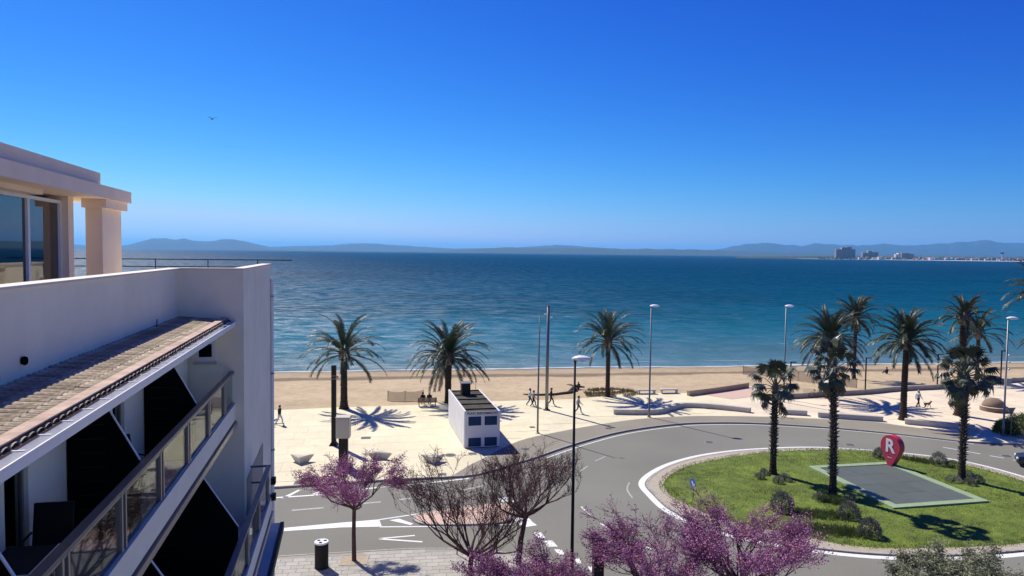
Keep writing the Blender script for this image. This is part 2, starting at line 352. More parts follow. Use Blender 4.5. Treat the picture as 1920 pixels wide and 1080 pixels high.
def sea_material():
    m = bpy.data.materials.new('sea_water'); m.use_nodes = True; N = m.node_tree.nodes; L = m.node_tree.links
    b = N['Principled BSDF']
    ge = N.new('ShaderNodeNewGeometry'); sx = N.new('ShaderNodeSeparateXYZ'); L.new(ge.outputs['Position'], sx.inputs[0])
    ml = N.new('ShaderNodeMath'); ml.operation = 'MULTIPLY_ADD'; ml.inputs[1].default_value = -0.154; L.new(sx.outputs[0], ml.inputs[0]); L.new(sx.outputs[1], ml.inputs[2])
    # patches of differing depth and wind
    mp = N.new('ShaderNodeMapping'); mp.inputs['Scale'].default_value = (0.006, 0.022, 1); mp.inputs['Rotation'].default_value = (0,0,0.15); L.new(ge.outputs['Position'], mp.inputs[0])
    n0 = N.new('ShaderNodeTexNoise'); n0.inputs['Scale'].default_value = 1.0; n0.inputs['Detail'].default_value = 7; n0.inputs['Roughness'].default_value = 0.6; L.new(mp.outputs[0], n0.inputs['Vector'])
    wob = N.new('ShaderNodeMath'); wob.operation = 'MULTIPLY_ADD'; wob.inputs[1].default_value = 40; L.new(n0.outputs['Fac'], wob.inputs[0]); L.new(ml.outputs[0], wob.inputs[2])
    sub = N.new('ShaderNodeMath'); sub.operation = 'SUBTRACT'; sub.inputs[1].default_value = 120; L.new(wob.outputs[0], sub.inputs[0])
    lg = N.new('ShaderNodeMath'); lg.operation = 'LOGARITHM'; lg.inputs[1].default_value = 10
    mxx = N.new('ShaderNodeMath'); mxx.operation = 'MAXIMUM'; mxx.inputs[1].default_value = 1.0; L.new(sub.outputs[0], mxx.inputs[0]); L.new(mxx.outputs[0], lg.inputs[0])
    dv = N.new('ShaderNodeMath'); dv.operation = 'DIVIDE'; dv.inputs[1].default_value = 4.0; L.new(lg.outputs[0], dv.inputs[0])
    rp = N.new('ShaderNodeValToRGB'); e = rp.color_ramp.elements
    e[0].position = 0.0; e[0].color = (0.120,0.185,0.190,1); e[1].position = 1.0; e[1].color = (0.002,0.034,0.085,1)
    for p, c in ((0.24,(0.080,0.165,0.200,1)), (0.34,(0.045,0.135,0.180,1)), (0.45,(0.006,0.100,0.155,1)), (0.55,(0.001,0.064,0.118,1)), (0.68,(0.0005,0.043,0.090,1))):
        k = e.new(p); k.color = c
    L.new(dv.outputs[0], rp.inputs[0])
    # darker and lighter wind streaks belong to the water surface
    mr = N.new('ShaderNodeMapRange'); mr.inputs[1].default_value = 0.3; mr.inputs[2].default_value = 0.7; mr.inputs[3].default_value = 0.72; mr.inputs[4].default_value = 1.28; L.new(n0.outputs['Fac'], mr.inputs[0])
    sc = N.new('ShaderNodeVectorMath'); sc.operation = 'SCALE'; L.new(rp.outputs[0], sc.inputs[0]); L.new(mr.outputs[0], sc.inputs['Scale'])
    # whitecaps
    mp2 = N.new('ShaderNodeMapping'); mp2.inputs['Scale'].default_value = (0.09, 0.22, 1); mp2.inputs['Rotation'].default_value = (0,0,0.2); L.new(ge.outputs['Position'], mp2.inputs[0])
    wc = N.new('ShaderNodeTexNoise'); wc.inputs['Scale'].default_value = 1.0; wc.inputs['Detail'].default_value = 5; L.new(mp2.outputs[0], wc.inputs['Vector'])
    wr = N.new('ShaderNodeMapRange'); wr.inputs[1].default_value = 0.715; wr.inputs[2].default_value = 0.76; L.new(wc.outputs['Fac'], wr.inputs[0])
    mc = N.new('ShaderNodeMix'); mc.data_type = 'RGBA'; L.new(wr.outputs[0], mc.inputs[0]); L.new(sc.outputs[0], mc.inputs[6]); mc.inputs[7].default_value = (0.35,0.42,0.45,1)
    N.remove(b)
    df = N.new('ShaderNodeBsdfDiffuse'); L.new(mc.outputs[2], df.inputs[0])
    gy = N.new('ShaderNodeBsdfGlossy'); gy.distribution = 'BECKMANN'; gy.inputs['Roughness'].default_value = 0.49
    mxs = N.new('ShaderNodeMixShader'); mxs.inputs[0].default_value = 0.07
    L.new(df.outputs[0], mxs.inputs[1]); L.new(gy.outputs[0], mxs.inputs[2]); L.new(mxs.outputs[0], N['Material Output'].inputs[0])
    # waves
    w1 = N.new('ShaderNodeMapping'); w1.inputs['Scale'].default_value = (0.10, 0.30, 1); w1.inputs['Rotation'].default_value = (0,0,0.2); L.new(ge.outputs['Position'], w1.inputs[0])
    a = N.new('ShaderNodeTexNoise'); a.inputs['Scale'].default_value = 1; a.inputs['Detail'].default_value = 8; a.inputs['Roughness'].default_value = 0.68; L.new(w1.outputs[0], a.inputs['Vector'])
    bp = N.new('ShaderNodeBump'); bp.inputs['Strength'].default_value = 1.0; bp.inputs['Distance'].default_value = 0.9; L.new(a.outputs['Fac'], bp.inputs['Height'])
    # breaking crests gather the glitter into streaks
    gm_ = N.new('ShaderNodeMapping'); gm_.inputs['Scale'].default_value = (0.16, 0.22, 1); L.new(ge.outputs['Position'], gm_.inputs[0])
    gn = N.new('ShaderNodeTexNoise'); gn.inputs['Scale'].default_value = 1.0; gn.inputs['Detail'].default_value = 9; gn.inputs['Roughness'].default_value = 0.75; L.new(gm_.outputs[0], gn.inputs['Vector'])
    gr = N.new('ShaderNodeMapRange'); gr.inputs[1].default_value = 0.42; gr.inputs[2].default_value = 0.66; gr.inputs[3].default_value = 0.008; gr.inputs[4].default_value = 0.18; L.new(gn.outputs['Fac'], gr.inputs[0]); L.new(gr.outputs[0], mxs.inputs[0])
    L.new(bp.outputs[0], gy.inputs['Normal']); L.new(bp.outputs[0], df.inputs['Normal'])
    return m
m_sea = sea_material()

# ------------------------------------------------------------------ setting: ground, road, beach, sea
SEA_Z = -1.2
struct(MB().sheet([(-3000,-2400),(3000,-2400),(3000,30),(110,58),(-70,40),(-3000,-600)], -0.16).build('ground', m_ground))
struct(MB().sheet([(-75,15),(95,15),(95,78),(22,71),(-75,53)], 0.0).build('road', m_asphalt))

def make_beach():
    b = MB(); rng = random.Random(3); nx, ny = 150, 46
    from mathutils import noise
    for j in range(ny):
        t = j/(ny-1)
        for i in range(nx):
            x = -130 + 330*i/(nx-1); y0 = yprom(x)-16; y1 = yshore(x)+14
            y = y0+(y1-y0)*t
            b.v.append((x, y, sand_z(x, y) + (0.10*noise.noise((x*0.16, y*0.3, 0)) + 0.05*noise.noise((x*0.6, y*0.9, 3)))*min(1, max(0, (y-yprom(x)-1.0)*0.25))))
    for j in range(ny-1):
        for i in range(nx-1):
            k = j*nx+i; b.f.append((k,k+1,k+nx+1,k+nx)); b.m.append(0)
    return struct(b.build('beach', m_sand, smooth=True))
make_beach()
struct(MB().sheet([(-40000,-6130),(-130,84.5),(200,135),(40000,6260),(40000,40000),(-40000,40000)], SEA_Z).build('sea', m_sea))
# foam lapping the sand
def foam_band(off, wd, seed, z):
    rng = random.Random(seed); from mathutils import noise
    b = MB(); vs = []; n = 260
    for i in range(n):
        x = -125 + 320*i/(n-1)
        y = yshore(x) + off + 0.9*noise.noise((x*0.05, seed, 0)) + 0.4*noise.noise((x*0.3, seed, 1))
        ww = wd*max(0.05, 0.55 + 0.9*noise.noise((x*0.13, seed, 5)) + 0.5*noise.noise((x*0.6, seed, 7)))
        vs += [(x, y-ww, z), (x, y+ww, z)]
    b.add(vs, [(2*i, 2*i+2, 2*i+3, 2*i+1) for i in range(n-1)])
    return b
m_foam = M('sea_foam', (0.66,0.68,0.68), 0.7, 0.25, 1.0, world=True, c2=(0.45,0.52,0.55))
fo = foam_band(0.4, 0.7, 1, SEA_Z+0.05)
for o_, w_, s_ in ((5.5, 0.10, 2),):
    q = foam_band(o_, w_, s_, SEA_Z+0.045); fo.add(q.v, q.f)
stuff(fo.build('sea_foam', m_foam))

# ---------------- promenade (raised), kerbs, footway
KERB = px([(330,928),(514,916),(602,910),(747,901),(865,895),(905,889)]) + px([(955,874),(1002,860),(1075,835),(1165,811),(1265,797),(1340,794),(1420,795),(1523,801),(1590,806),(1700,817),(1811,830)])
KERB = spline(KERB, k=5) + [(44,60.3),(52,61.5),(70,66),(95,74)]
KERB = [(-75, KERB[0][1]-14)] + KERB
FAR_E = [(-75,56),(-40,65.5),(-23.3,69.9),(-17.1,71.7),(-9.2,73.4),(-7.0,75.1),(-1.0,75.7),(6.7,77.2),(9.6,78.8),(14.1,81.2),(19.4,81.2),(27.5,86.2),(28.6,85.4),(27.2,79.9),(39.9,83.1),(64.5,92.6),(95,105)]
promenade = struct(MB().prism(KERB + FAR_E[::-1], -0.15, PROM_Z-0.012).build('promenade', m_cream))
STRIP = px([(880,872),(905,860),(972,827),(1045,810),(1135,794),(1215,784),(1310,780),(1420,781),(1530,785),(1638,791),(1696,799),(1830,816)], PROM_Z)
STRIP = spline(STRIP, k=4)
kin = [p for p in KERB if p[0] > -4.4 and p[0] < 41]
foot = MB().prism(kin + STRIP[::-1], PROM_Z-0.06, PROM_Z).build('footway', m_path); struct(foot)

def paving(parent, poly, cell, ang, mat, jx=0.03, thick=0.02, ztop=PROM_Z+0.004, name='paving_slab', bounds=(-30,70,45,95), limit=300, avoid=()):
    ca, sa = math.cos(ang), math.sin(ang); cx, cy = cell; k = 0
    me = MB().box(-cx/2+jx/2, cx/2-jx/2, -cy/2+jx/2, cy/2-jx/2, -thick, 0).mesh(name, mat)
    cells = []
    for i in range(-70, 70):
        for j in range(-70, 70):
            ox = (i + (0.5 if j % 2 else 0))*cx; oy = j*cy
            X = bounds[0]/2+bounds[1]/2 + ox*ca-oy*sa; Y = (bounds[2]+bounds[3])/2 + ox*sa+oy*ca
            if not (bounds[0] < X < bounds[1] and bounds[2] < Y < bounds[3]): continue
            ok = all(inside((X+dx*ca-dy*sa, Y+dx*sa+dy*ca), poly) for dx in (-cx/2,cx/2) for dy in (-cy/2,cy/2))
            if ok: cells.append((X*X+Y*Y, X, Y))
    cells.sort()
    for _, X, Y in cells[:limit]:
        link(name, me, parent, (X, Y, ztop), ang)
    if len(cells) > limit:
        b = MB()
        for _, X, Y in cells[limit:]:
            o = len(b.v); q = MB().box(-cx/2+jx/2, cx/2-jx/2, -cy/2+jx/2, cy/2-jx/2, -thick, 0)
            b.add([(X+v[0]*ca-v[1]*sa, Y+v[0]*sa+v[1]*ca, ztop+v[2]) for v in q.v], q.f)
        stuff(b.build(name+'s_far', mat, parent))
    return len(cells)
sin_ = [p for p in STRIP]
CREAM = [(-27,45.5)] + [(p[0]-0.05, p[1]+0.30) for p in KERB if -26 < p[0] < -3.6] + [(p[0]-0.25,p[1]+0.25) for p in STRIP if p[0] < 21] + [(21,74.5),(25,79),(19.2,80.6),(14.1,80.8),(9.6,78.4),(6.7,76.8),(-1,75.3),(-7,74.7),(-9.2,73),(-17.1,71.3),(-27,68.3)]
paving(promenade, CREAM, (1.95,2.25), R(11), m_cream)
PLAZA = [(p[0],p[1]+0.3) for p in STRIP if p[0] >= 21.2] + [(44,62.6),(52,63),(70,68),(72,94),(64.5,92.0),(39.9,82.4),(26.9,79.0),(21.2,74.6)]
plaza = struct(MB().prism(PLAZA, PROM_Z-0.06, PROM_Z-0.004).build('plaza', m_pink))
paving(plaza, PLAZA, (2.0,2.6), R(21), m_pink, bounds=(18,74,58,96), ztop=PROM_Z+0.008)
struct(MB().prism([(20.6,80.9),(27.3,85.4),(28.2,84.6),(26.8,80.0),(23.5,78.0)], PROM_Z-0.05, PROM_Z+0.010).build('beach_path', m_redpave))

def kerb_stones(parent, line, step, wd, z0, z1, mat, name='kerb_stone', xr=None):
    pts = resample(line, step)
    for a, b in zip(pts, pts[1:]):
        if xr and not (xr[0] < a.x < xr[1]): continue
        c = (a+b)/2; L = (b-a).length; an = math.atan2(b.y-a.y, b.x-a.x)
        key = ('kerb', name, wd, z1)
        if key not in kerb_stones.cache:
            kerb_stones.cache[key] = MB().bbox(-step/2+0.008, step/2-0.008, -wd/2, wd/2, z0, z1, 0.015).mesh(name, mat)
        link(name, kerb_stones.cache[key], parent, (c.x, c.y, 0), an)
kerb_stones.cache = {}
kerb_stones(promenade, KERB, 1.0, 0.16, -0.06, PROM_Z+0.012, m_kerb, xr=(-30,62))

# ---------------- near pavement
NEARK = px([(380,1058),(535,1046),(640,1040),(790,1032),(905,1035),(975,1044),(1040,1056)]) 
NEARK = spline(NEARK, k=4)
sidewalk = struct(MB().prism([(-40,33)] + NEARK + [(4.5,33.5),(8,30),(30,27.5),(60,26),(60,5),(-40,5)], -0.15, PROM_Z-0.02).build('sidewalk', m_joint))
kerb_stones(sidewalk, NEARK, 1.0, 0.14, -0.06, PROM_Z, m_kerb)
NP = [(-13.5,33)] + [(p[0], p[1]-0.12) for p in NEARK if p[0] > -13.5] + [(3.6,34),(3,33)]
PIT = [g(640,1039,PROM_Z), g(690,1036.5,PROM_Z), g(688,1060,PROM_Z), g(636,1062,PROM_Z)]
paving(sidewalk, NP, (0.62,0.42), R(8), m_slab, jx=0.022, ztop=PROM_Z, bounds=(-14,5,30,38.5), limit=300)

# ---------------- markings on the road
mk = [px([(474,939),(507,934),(605,927),(700,915),(805,905),(880,897)])]
def marking(name, poly, label=None, m=m_white, z=0.005):
    o = MB().sheet(poly, z).build(name, m); return struct(o)
def markline(name, line, wd, m=m_white, z=0.005, sm=True):
    o = MB().strip(spline(line, k=6) if sm and len(line) > 2 else line, wd, z).build(name, m); return struct(o)
markline('edge_line', mk[0], 0.20)
marking('hatch_marking', px([(526,934.5),(559,918.5),(566,918),(538,933)]))
marking('hatch_marking', px([(584,927),(622,911.5),(632,911),(604,925)]))
for a, b in (((547,956),(607,951)), ((668,944),(714,940)), ((747,936),(797,930.5)), ((868,918),(905,910))):
    marking('lane_dash', px([a, b, (b[0], b[1]+2.2), (a[0], a[1]+2.2)]), m=m_faded)
marking('splitter_marking', px([(500,994),(532,990),(640,980),(711,974),(716,987.5),(640,989),(532,996),(500,999)]))
markline('splitter_line', px([(711,974.5),(780,964),(850,952)]), 0.14)
markline('splitter_line', px([(712,988),(850,986.5),(960,983)]), 0.14)
marking('hatch_marking', px([(730,975.5),(748,972.5),(775,982),(770,984.5)]))
markline('arrow_marking', px([(711,1010),(778,1004)]), 0.14, sm=False); markline('arrow_marking', px([(711,1010.5),(792,1016)]), 0.16, sm=False)
ISL = spline(px([(776,976),(785,966),(830,958),(900,948),(948,944),(960,953),(957,972),(945,981),(880,985),(800,985)]), True, 4)
isl = struct(MB().prism(ISL, -0.05, 0.085).build('traffic_island', m_redpave))
kerb_stones(isl, ISL + [ISL[0]], 0.6, 0.14, -0.05, 0.10, m_kerb, name='island_kerb_stone')
for c in ((948,937),(975,973),(985,982)):
    x, y = c
    marking('crossing_bar', px([(x-16,y-3),(x+10,y-6),(x+22,y+3),(x-4,y+7)]))
for (x0,y0,x1,y1) in ((1000,998.5,1024,1009),(1017,1013.5,1046,1025),(1039,1030,1060,1040),(1077,1047,1091,1057),(1102,1062,1118,1073)):
    d = (x1-x0)*0.42
    marking('give_way_block', px([(x0,y0),(x0+d*1.5,y0),(x1,y1),(x1-d*1.5,y1)]))
LANE = [((1116,864.5),(1135,856)), ((1086,885),(1102,874)), ((1073,902),(1075,925)), ((1090,950),(1106,966)), ((1126,981),(1146,995)), ((1190,1016),(1222,1030))]
for a, b in LANE: markline('lane_dash', px([a, b]), 0.11, m=m_white if a[1] > 940 else m_faded, sm=False)
markline('edge_line', [(p[0]+0.42*s_, p[1]-0.42) for p, s_ in [(p, 1) for p in KERB if 2 < p[0] < 42]], 0.13)
markline('lane_line', px([(1180,905),(1176,918),(1186,934)]), 0.10, m=m_faded)
for k in range(4):
    a = (1768+44*k, 838.5+8*k); markline('lane_dash', px([a, (a[0]+26, a[1]+4.6)]), 0.13, sm=False)

# ---------------- roundabout island
RINGC = Vector((22.9, 48.3, 0))
ring_px = [(1197,905),(1213,930),(1250,962),(1330,997),(1503,1033),(1710,1051),(1920,1043)]
ring_up = [(1920,893),(1811,865),(1700,849.5),(1540,838),(1415,841),(1327,850),(1265,864),(1222,882)]
RING = spline(px(ring_px) + [(31.6,39.6),(35.6,43.6),(37.2,48)] + px(ring_up), True, 6)
def shrink(poly, d):
    n = len(poly); out = []
    for i in range(n):
        a = Vector((*poly[i-1], 0)); b = Vector((*poly[(i+1) % n], 0)); t = (b-a).normalized()
        out.append((poly[i][0]-t.y*d, poly[i][1]+t.x*d))
    return out
LAWN = spline(px([(1235,905),(1246,926),(1290,951),(1380,981),(1490,1003),(1600,1025),(1720,1029),(1920,1020)], LAWN_Z) + [(32,41.2),(35.2,44.4),(36.2,48)] +
              px([(1920,897),(1811,868),(1700,851.5),(1640,843.5),(1540,839.5),(1410,847),(1300,866),(1252,884)], LAWN_Z), True, 6)
def ring_band(name, outer, inner, z, m):
    n = len(outer); b = MB()
    b.add([(p[0],p[1],z) for p in outer] + [(p[0],p[1],z) for p in inner], [(i,(i+1)%n,n+(i+1)%n,n+i) for i in range(n)]); return struct(b.build(name, m))
area = sum(RING[i][0]*RING[(i+1)%len(RING)][1]-RING[(i+1)%len(RING)][0]*RING[i][1] for i in range(len(RING)))
if area < 0: RING = RING[::-1]; LAWN = LAWN[::-1]
ring_band('ring_line', RING, shrink(RING, 0.42), 0.006, m_white)
apron = struct(MB().prism(shrink(RING, 0.55), -0.05, 0.07).build('island_apron', m_apron))
r2 = shrink(RING, 0.60); kerb_stones(apron, r2 + [r2[0]], 0.5, 0.18, -0.05, 0.085, m_kerb, name='apron_kerb_stone')
def make_lawn():
    from mathutils import noise
    b = MB(); n = len(LAWN); rings = 14
    for r in range(rings):
        s = 1 - r/rings
        for p in LAWN:
            x = RINGC.x+(p[0]-RINGC.x)*s; y = RINGC.y+(p[1]-RINGC.y)*s
            b.v.append((x, y, (0.02 if r == 0 else LAWN_Z + 0.03*noise.noise((x*0.5, y*0.5, 0)))))
    b.v.append((RINGC.x, RINGC.y, LAWN_Z))
    for r in range(rings-1):
        for i in range(n):
            j = (i+1) % n; b.f.append((r*n+i, r*n+j, (r+1)*n+j, (r+1)*n+i)); b.m.append(0)
    for i in range(n): b.f.append(((rings-1)*n+i, (rings-1)*n+(i+1)%n, rings*n)); b.m.append(0)
    return struct(b.build('lawn', m_grass, smooth=True))
make_lawn()
MATQ = [g(x, y, LAWN_Z) for x, y in ((1515,876),(1667,868),(1855,942),(1675,955))]
def grass_blades():
    rng = random.Random(11); b = MB(); n = 42000
    xs = [p[0] for p in LAWN]; ys = [p[1] for p in LAWN]; mq = [(p.x,p.y) for p in MATQ]; k = 0
    while k < n:
        x = rng.uniform(min(xs), max(xs)); y = rng.uniform(min(ys), max(ys))
        if not inside((x,y), LAWN) or inside((x,y), mq): continue
        a = rng.uniform(0, 6.283); h = rng.uniform(0.025, 0.075); wv = 0.018
        c, s = math.cos(a)*wv, math.sin(a)*wv; lx, ly = rng.uniform(-.03,.03), rng.uniform(-.03,.03)
        o = len(b.v); b.v += [(x-c,y-s,LAWN_Z-0.03),(x+c,y+s,LAWN_Z-0.03),(x+lx,y+ly,LAWN_Z+h)]; b.f.append((o,o+1,o+2)); b.m.append(0); k += 1
    return stuff(b.build('grass', m_blade))
tag(grass_blades(), 'short green mown grass on the roundabout island', 'grass')

# ------------------------------------------------------------------ far shore across the bay
from mathutils import noise as NZ
def ridge(name, prof, D, depth, mat, seed, rough=0.06, samples=4):
    pts = []
    for (x0,y0),(x1,y1) in zip(prof, prof[1:]):
        n = max(2, int(abs(x1-x0)/samples))
        for i in range(n): t = i/n; pts.append((x0+(x1-x0)*t, y0+(y1-y0)*t))
    pts.append(prof[-1]); b = MB(); rows = 9; n = len(pts)
    for i, (x, y) in enumerate(pts):
        q = at_depth(x, y, D); h = max(4.0, q.z - SEA_Z)
        h *= 1 + rough*NZ.noise((i*0.23, seed, 0)) + rough*0.6*NZ.noise((i*0.7, seed, 2))
        for r in range(rows):
            t = r/(rows-1); f = math.sin(t*math.pi)**0.8 if 0 < r < rows-1 else 0
            f *= 1 + 0.22*NZ.noise((i*0.16, r*0.9, seed)) * (0 if r == rows//2 else 1)
            dy = (t-0.5)*depth
            b.v.append((q.x*(D+dy)/D, D+dy, SEA_Z-0.6 + h*min(1.0, f)))
    for i in range(n-1):
        for r in range(rows-1):
            k = i*rows+r; b.f.append((k, k+rows, k+rows+1, k+1)); b.m.append(0)
    return struct(b.build(name, mat, smooth=True))
ridge('mountain_range', [(-260,464),(-60,455),(60,450),(150,459),(225,461),(245,458),(268,452),(285,447),(310,446.5),(330,450),(347,447),(365,452),(395,452.5),(420,448),(445,450),(470,455),(500,462),(530,467),(560,468)], 12500, 2600, m_mount, 1)
ridge('mountain_range', [(470,466),(500,463),(560,461),(620,460),(660,456.5),(690,456),(740,459.5),(800,463),(850,466),(960,464.5),(1000,462),(1040,459.5),(1070,460),(1110,464),(1180,468)], 14000, 2600, m_mount, 5)
ridge('mountain_range', [(1300,472),(1350,467),(1372,462),(1400,457.5),(1440,455),(1470,459),(1500,461),(1530,456.5),(1570,459),(1610,460.5),(1660,457),(1690,460),(1720,460),(1760,456.5),(1800,454.5),(1830,452),(1850,450),(1870,455),(1920,455.5),(1980,452),(2100,458),(2300,464)], 14500, 3000, m_mount, 9)
ridge('low_hills', [(-300,466),(200,466.5),(500,467.2),(640,468.5),(690,470),(760,470.6),(830,470.2),(880,466.8),(930,464.5),(960,463.5),(1010,465.8),(1060,465),(1095,463.8),(1120,464.5),(1170,466.5),(1250,466.8),(1310,468),(1360,469.5),(1420,472),(1480,474),(1560,475.5),(1650,476.5),(1780,478),(1920,479.5),(2300,484)], 9000, 1500, m_far, 13, 0.10, 5)
ridge('far_shore', [(1380,480.4),(1480,480.2),(1540,479.8),(1600,480),(1700,481),(1800,481.5),(1920,482.3),(2200,485)], 3700, 260, m_far, 21, 0.3, 3)
def far_beach():
    b = MB(); rows = []
    for x in range(1500, 2260, 20):
        q = g(x, 485.2 + (x-1500)*0.0128, SEA_Z); rows.append(q)
    vs = []
    for q in rows: vs += [(q.x, q.y, SEA_Z+0.15), (q.x*1.0, q.y+170, SEA_Z+1.6)]
    b.add(vs, [(2*i, 2*i+2, 2*i+3, 2*i+1) for i in range(len(rows)-1)])
    return struct(b.build('far_beach', M('far_sand', (0.62,0.55,0.42), 0.9, 0.05, 0.05)))
far_beach()
def far_pt(x, D=3500): 
    q = at_depth(x, 480, D); return Vector((q.x, D, SEA_Z+1.3))
def tower_block(x0, x1, ytop, D, label, seed, mat, steps):
    a = far_pt(x0, D); c = far_pt(x1, D); wd = c.x-a.x; top = at_depth((x0+x1)/2, ytop, D).z
    root = thing('apartment_block', label, 'building', ((a.x+c.x)/2, D, SEA_Z+1.2)); rng = random.Random(seed); H = top-SEA_Z-1.2
    for i, (f0, f1, hf) in enumerate(steps):
        xa = -wd/2+wd*f0; xb = -wd/2+wd*f1; h = H*hf
        wl = MB().box(xa, xb, -9, 9, 0, h).build('wall', mat, root)
        MB().box(xa-0.3, xb+0.3, -9.3, 9.3, h, h+0.7).build('roof', m_farw, root)
        fl = int(h/3.2)
        for k in range(fl):
            MB().box(xa+1, xb-1, -9.25, -8.9, k*3.2+1.1, k*3.2+2.6).build('window_band', m_fargl, wl)
    return root
tower_block(1566, 1602, 463, 3560, 'tall stepped apartment block on the far shore of the bay', 1, m_farb, [(0,0.30,0.80),(0.30,0.56,0.96),(0.56,0.80,1.0),(0.80,1.0,0.82)])
tower_block(1616, 1645, 470.5, 3620, 'flat brown apartment block next to the tall stepped block across the bay', 2, m_farb, [(0,0.35,0.78),(0.35,0.6,1.0),(0.6,1.0,0.85)])
tower_block(1678, 1687, 474.5, 3500, 'narrow white tower beside a long low block across the bay', 3, m_farw, [(0,0.5,0.8),(0.5,1,1.0)])
tower_block(1689, 1712, 474.5, 3540, 'long low dark block beside a narrow white tower across the bay', 4, m_farb, [(0,0.7,1.0),(0.7,1,0.9)])
def water_tower():
    q = far_pt(1879, 3450); r = thing('water_tower', 'white water tower with a dark cap on the far shore', 'tower', q)
    MB().lathe([(3.2,0),(2.4,6),(2.2,22),(2.6,27),(4,31)], 12).build('shaft', m_farw, r, smooth=True)
    MB().lathe([(4,31.05),(7.5,35),(8,38),(7,40)], 14).build('tank', m_fargl, r, smooth=True)
    MB().lathe([(1.2,40.05),(1,43),(0.2,47)], 8).build('mast', m_farw, r)
water_tower()
def far_houses():
    rng = random.Random(77)
    for k in range(64):
        x = 1592 + (1990-1592)*((k+rng.random()*0.8)/64); D = rng.uniform(3440, 3640)
        q = far_pt(x, D); w_ = rng.uniform(8, 20); d_ = rng.uniform(8, 14); h = rng.uniform(5, 13)
        r = thing('seafront_house', 'small pale house in the row of low houses along the far shore', 'house', q, rng.uniform(-0.25,0.25), 'low houses along the far shore')
        MB().box(-w_/2, w_/2, -d_/2, d_/2, -2.5, h).build('wall', m_farw if rng.random() < 0.75 else m_farb, r)
        if rng.random() < 0.6:
            b = MB(); e = 0.5; b.add([(-w_/2-e,-d_/2-e,h),(w_/2+e,-d_/2-e,h),(w_/2+e,d_/2+e,h),(-w_/2-e,d_/2+e,h),(-w_/2,0,h+2.6),(w_/2,0,h+2.6)], [(0,1,5,4),(2,3,4,5),(1,2,5),(3,0,4)])
            b.build('roof', m_farr, r)
        else: MB().box(-w_/2-0.2, w_/2+0.2, -d_/2-0.2, d_/2+0.2, h, h+0.6).build('roof', m_farw, r)
far_houses()
def far_trees():
    rng = random.Random(5); b = MB()
    for k in range(420):
        x = rng.uniform(1535, 2150); D = rng.uniform(3470, 3680); q = far_pt(x, D); s = rng.uniform(4, 9)
        vs = []; n = 6
        for i in range(n): a = 6.283*i/n; vs.append((q.x+math.cos(a)*s*rng.uniform(.7,1.2), D+math.sin(a)*s, SEA_Z+rng.uniform(0.5,2)))
        for i in range(n): a = 6.283*(i+.5)/n; vs.append((q.x+math.cos(a)*s*rng.uniform(.5,.9), D+math.sin(a)*s*.7, SEA_Z+s*rng.uniform(.7,1)))
        vs.append((q.x, D, SEA_Z+s*rng.uniform(1.0,1.4)))
        b.add(vs, [(i,(i+1)%n,n+(i+1)%n,n+i) for i in range(n)] + [(n+i, n+(i+1)%n, 2*n) for i in range(n)])
    return stuff(b.build('far_woodland', m_far))
far_trees()
# the air over the bay
def haze_box():
    b = MB().box(-42000, 42000, -6700, 42000, -3.0, 360)
    m = bpy.data.materials.new('haze_air'); m.use_nodes = True; N = m.node_tree.nodes; N.clear()
    v = N.new('ShaderNodeVolumePrincipled'); v.inputs['Color'].default_value = (0.22,0.60,1.0,1); v.inputs['Density'].default_value = 5.5e-5
    v.inputs['Anisotropy'].default_value = 0.2
    o = N.new('ShaderNodeOutputMaterial'); m.node_tree.links.new(v.outputs[0], o.inputs['Volume'])
    return stuff(b.build('haze', m))
haze_box()

# ------------------------------------------------------------------ apartment building on the left
TH = R(12.5)
BW0, BU0 = -8.0, 12.0
def bworld(u, w, z=0.0):
    return Vector((w*math.cos(TH) - u*math.sin(TH), w*math.sin(TH) + u*math.cos(TH), z))
class BB(MB):                                    # boxes given in facade metres: w out, u along, zr from eye level
    def b(s, w0, w1, u0, u1, z0, z1, m=0): return s.box(w0-BW0, w1-BW0, u0-BU0, u1-BU0, EYE+z0, EYE+z1, m)
    def bar2(s, a, c, r, n=6): return s.bar((a[0]-BW0,a[1]-BU0,EYE+a[2]), (c[0]-BW0,c[1]-BU0,EYE+c[2]), r, n)
    def poly_u(s, u, pts, th):                   # panel across the balcony: (w, zr) outline, thickness along u
        n = len(pts); vs = [(p[0]-BW0, u-BU0, EYE+p[1]) for p in pts] + [(p[0]-BW0, u-BU0+th, EYE+p[1]) for p in pts]
        return s.add(vs, [tuple(range(n)), tuple(reversed(range(n,2*n)))] + [(i,n+i,n+(i+1)%n,(i+1)%n) for i in range(n)])
bld = thing('apartment_building', 'white balconied apartment building with a penthouse and clay tile eave by the sea', 'building', bworld(BU0, BW0), TH)
FL = [-4.15, -6.90, -9.65, -12.4, -15.15]        # balcony floor levels below eye
U0, U1, U2 = 1.5, 19.4, 26.0
core = BB().b(-15, -3.98, U0, U1, -EYE, -1.72).b(-15, -2.85, U1+0.26, U2-0.25, -EYE, -1.5).build('core', m_plaster, bld)
fin = BB().b(-4.30, -2.55, U1, U1+0.25, -EYE, -0.52).build('side_wall', m_plaster, bld)
BB().b(-2.80, -2.55, U1+0.252, U2, -EYE, -0.52).build('end_wall', m_plaster, bld)
BB().b(-15, -2.81, U2-0.25, U2, -EYE, -0.95).build('rear_wall', m_plaster, bld)
BB().b(-4.33, -2.53, U1-0.015, U1+0.28, -0.518, -0.48).b(-2.83, -2.52, U1+0.282, U2+0.02, -0.518, -0.48).build('coping', m_coping, bld)
BB().b(-4.30, -4.05, U0, U1-0.002, -1.75, -0.52).build('terrace_parapet', m_plaster, bld)
BB().b(-4.34, -4.01, U0, U1-0.018, -0.518, -0.485).build('coping', m_coping, bld)
BB().b(-15, -4.302, U0, U1-0.01, -1.72, -1.52).build('terrace_floor', m_coping, bld)
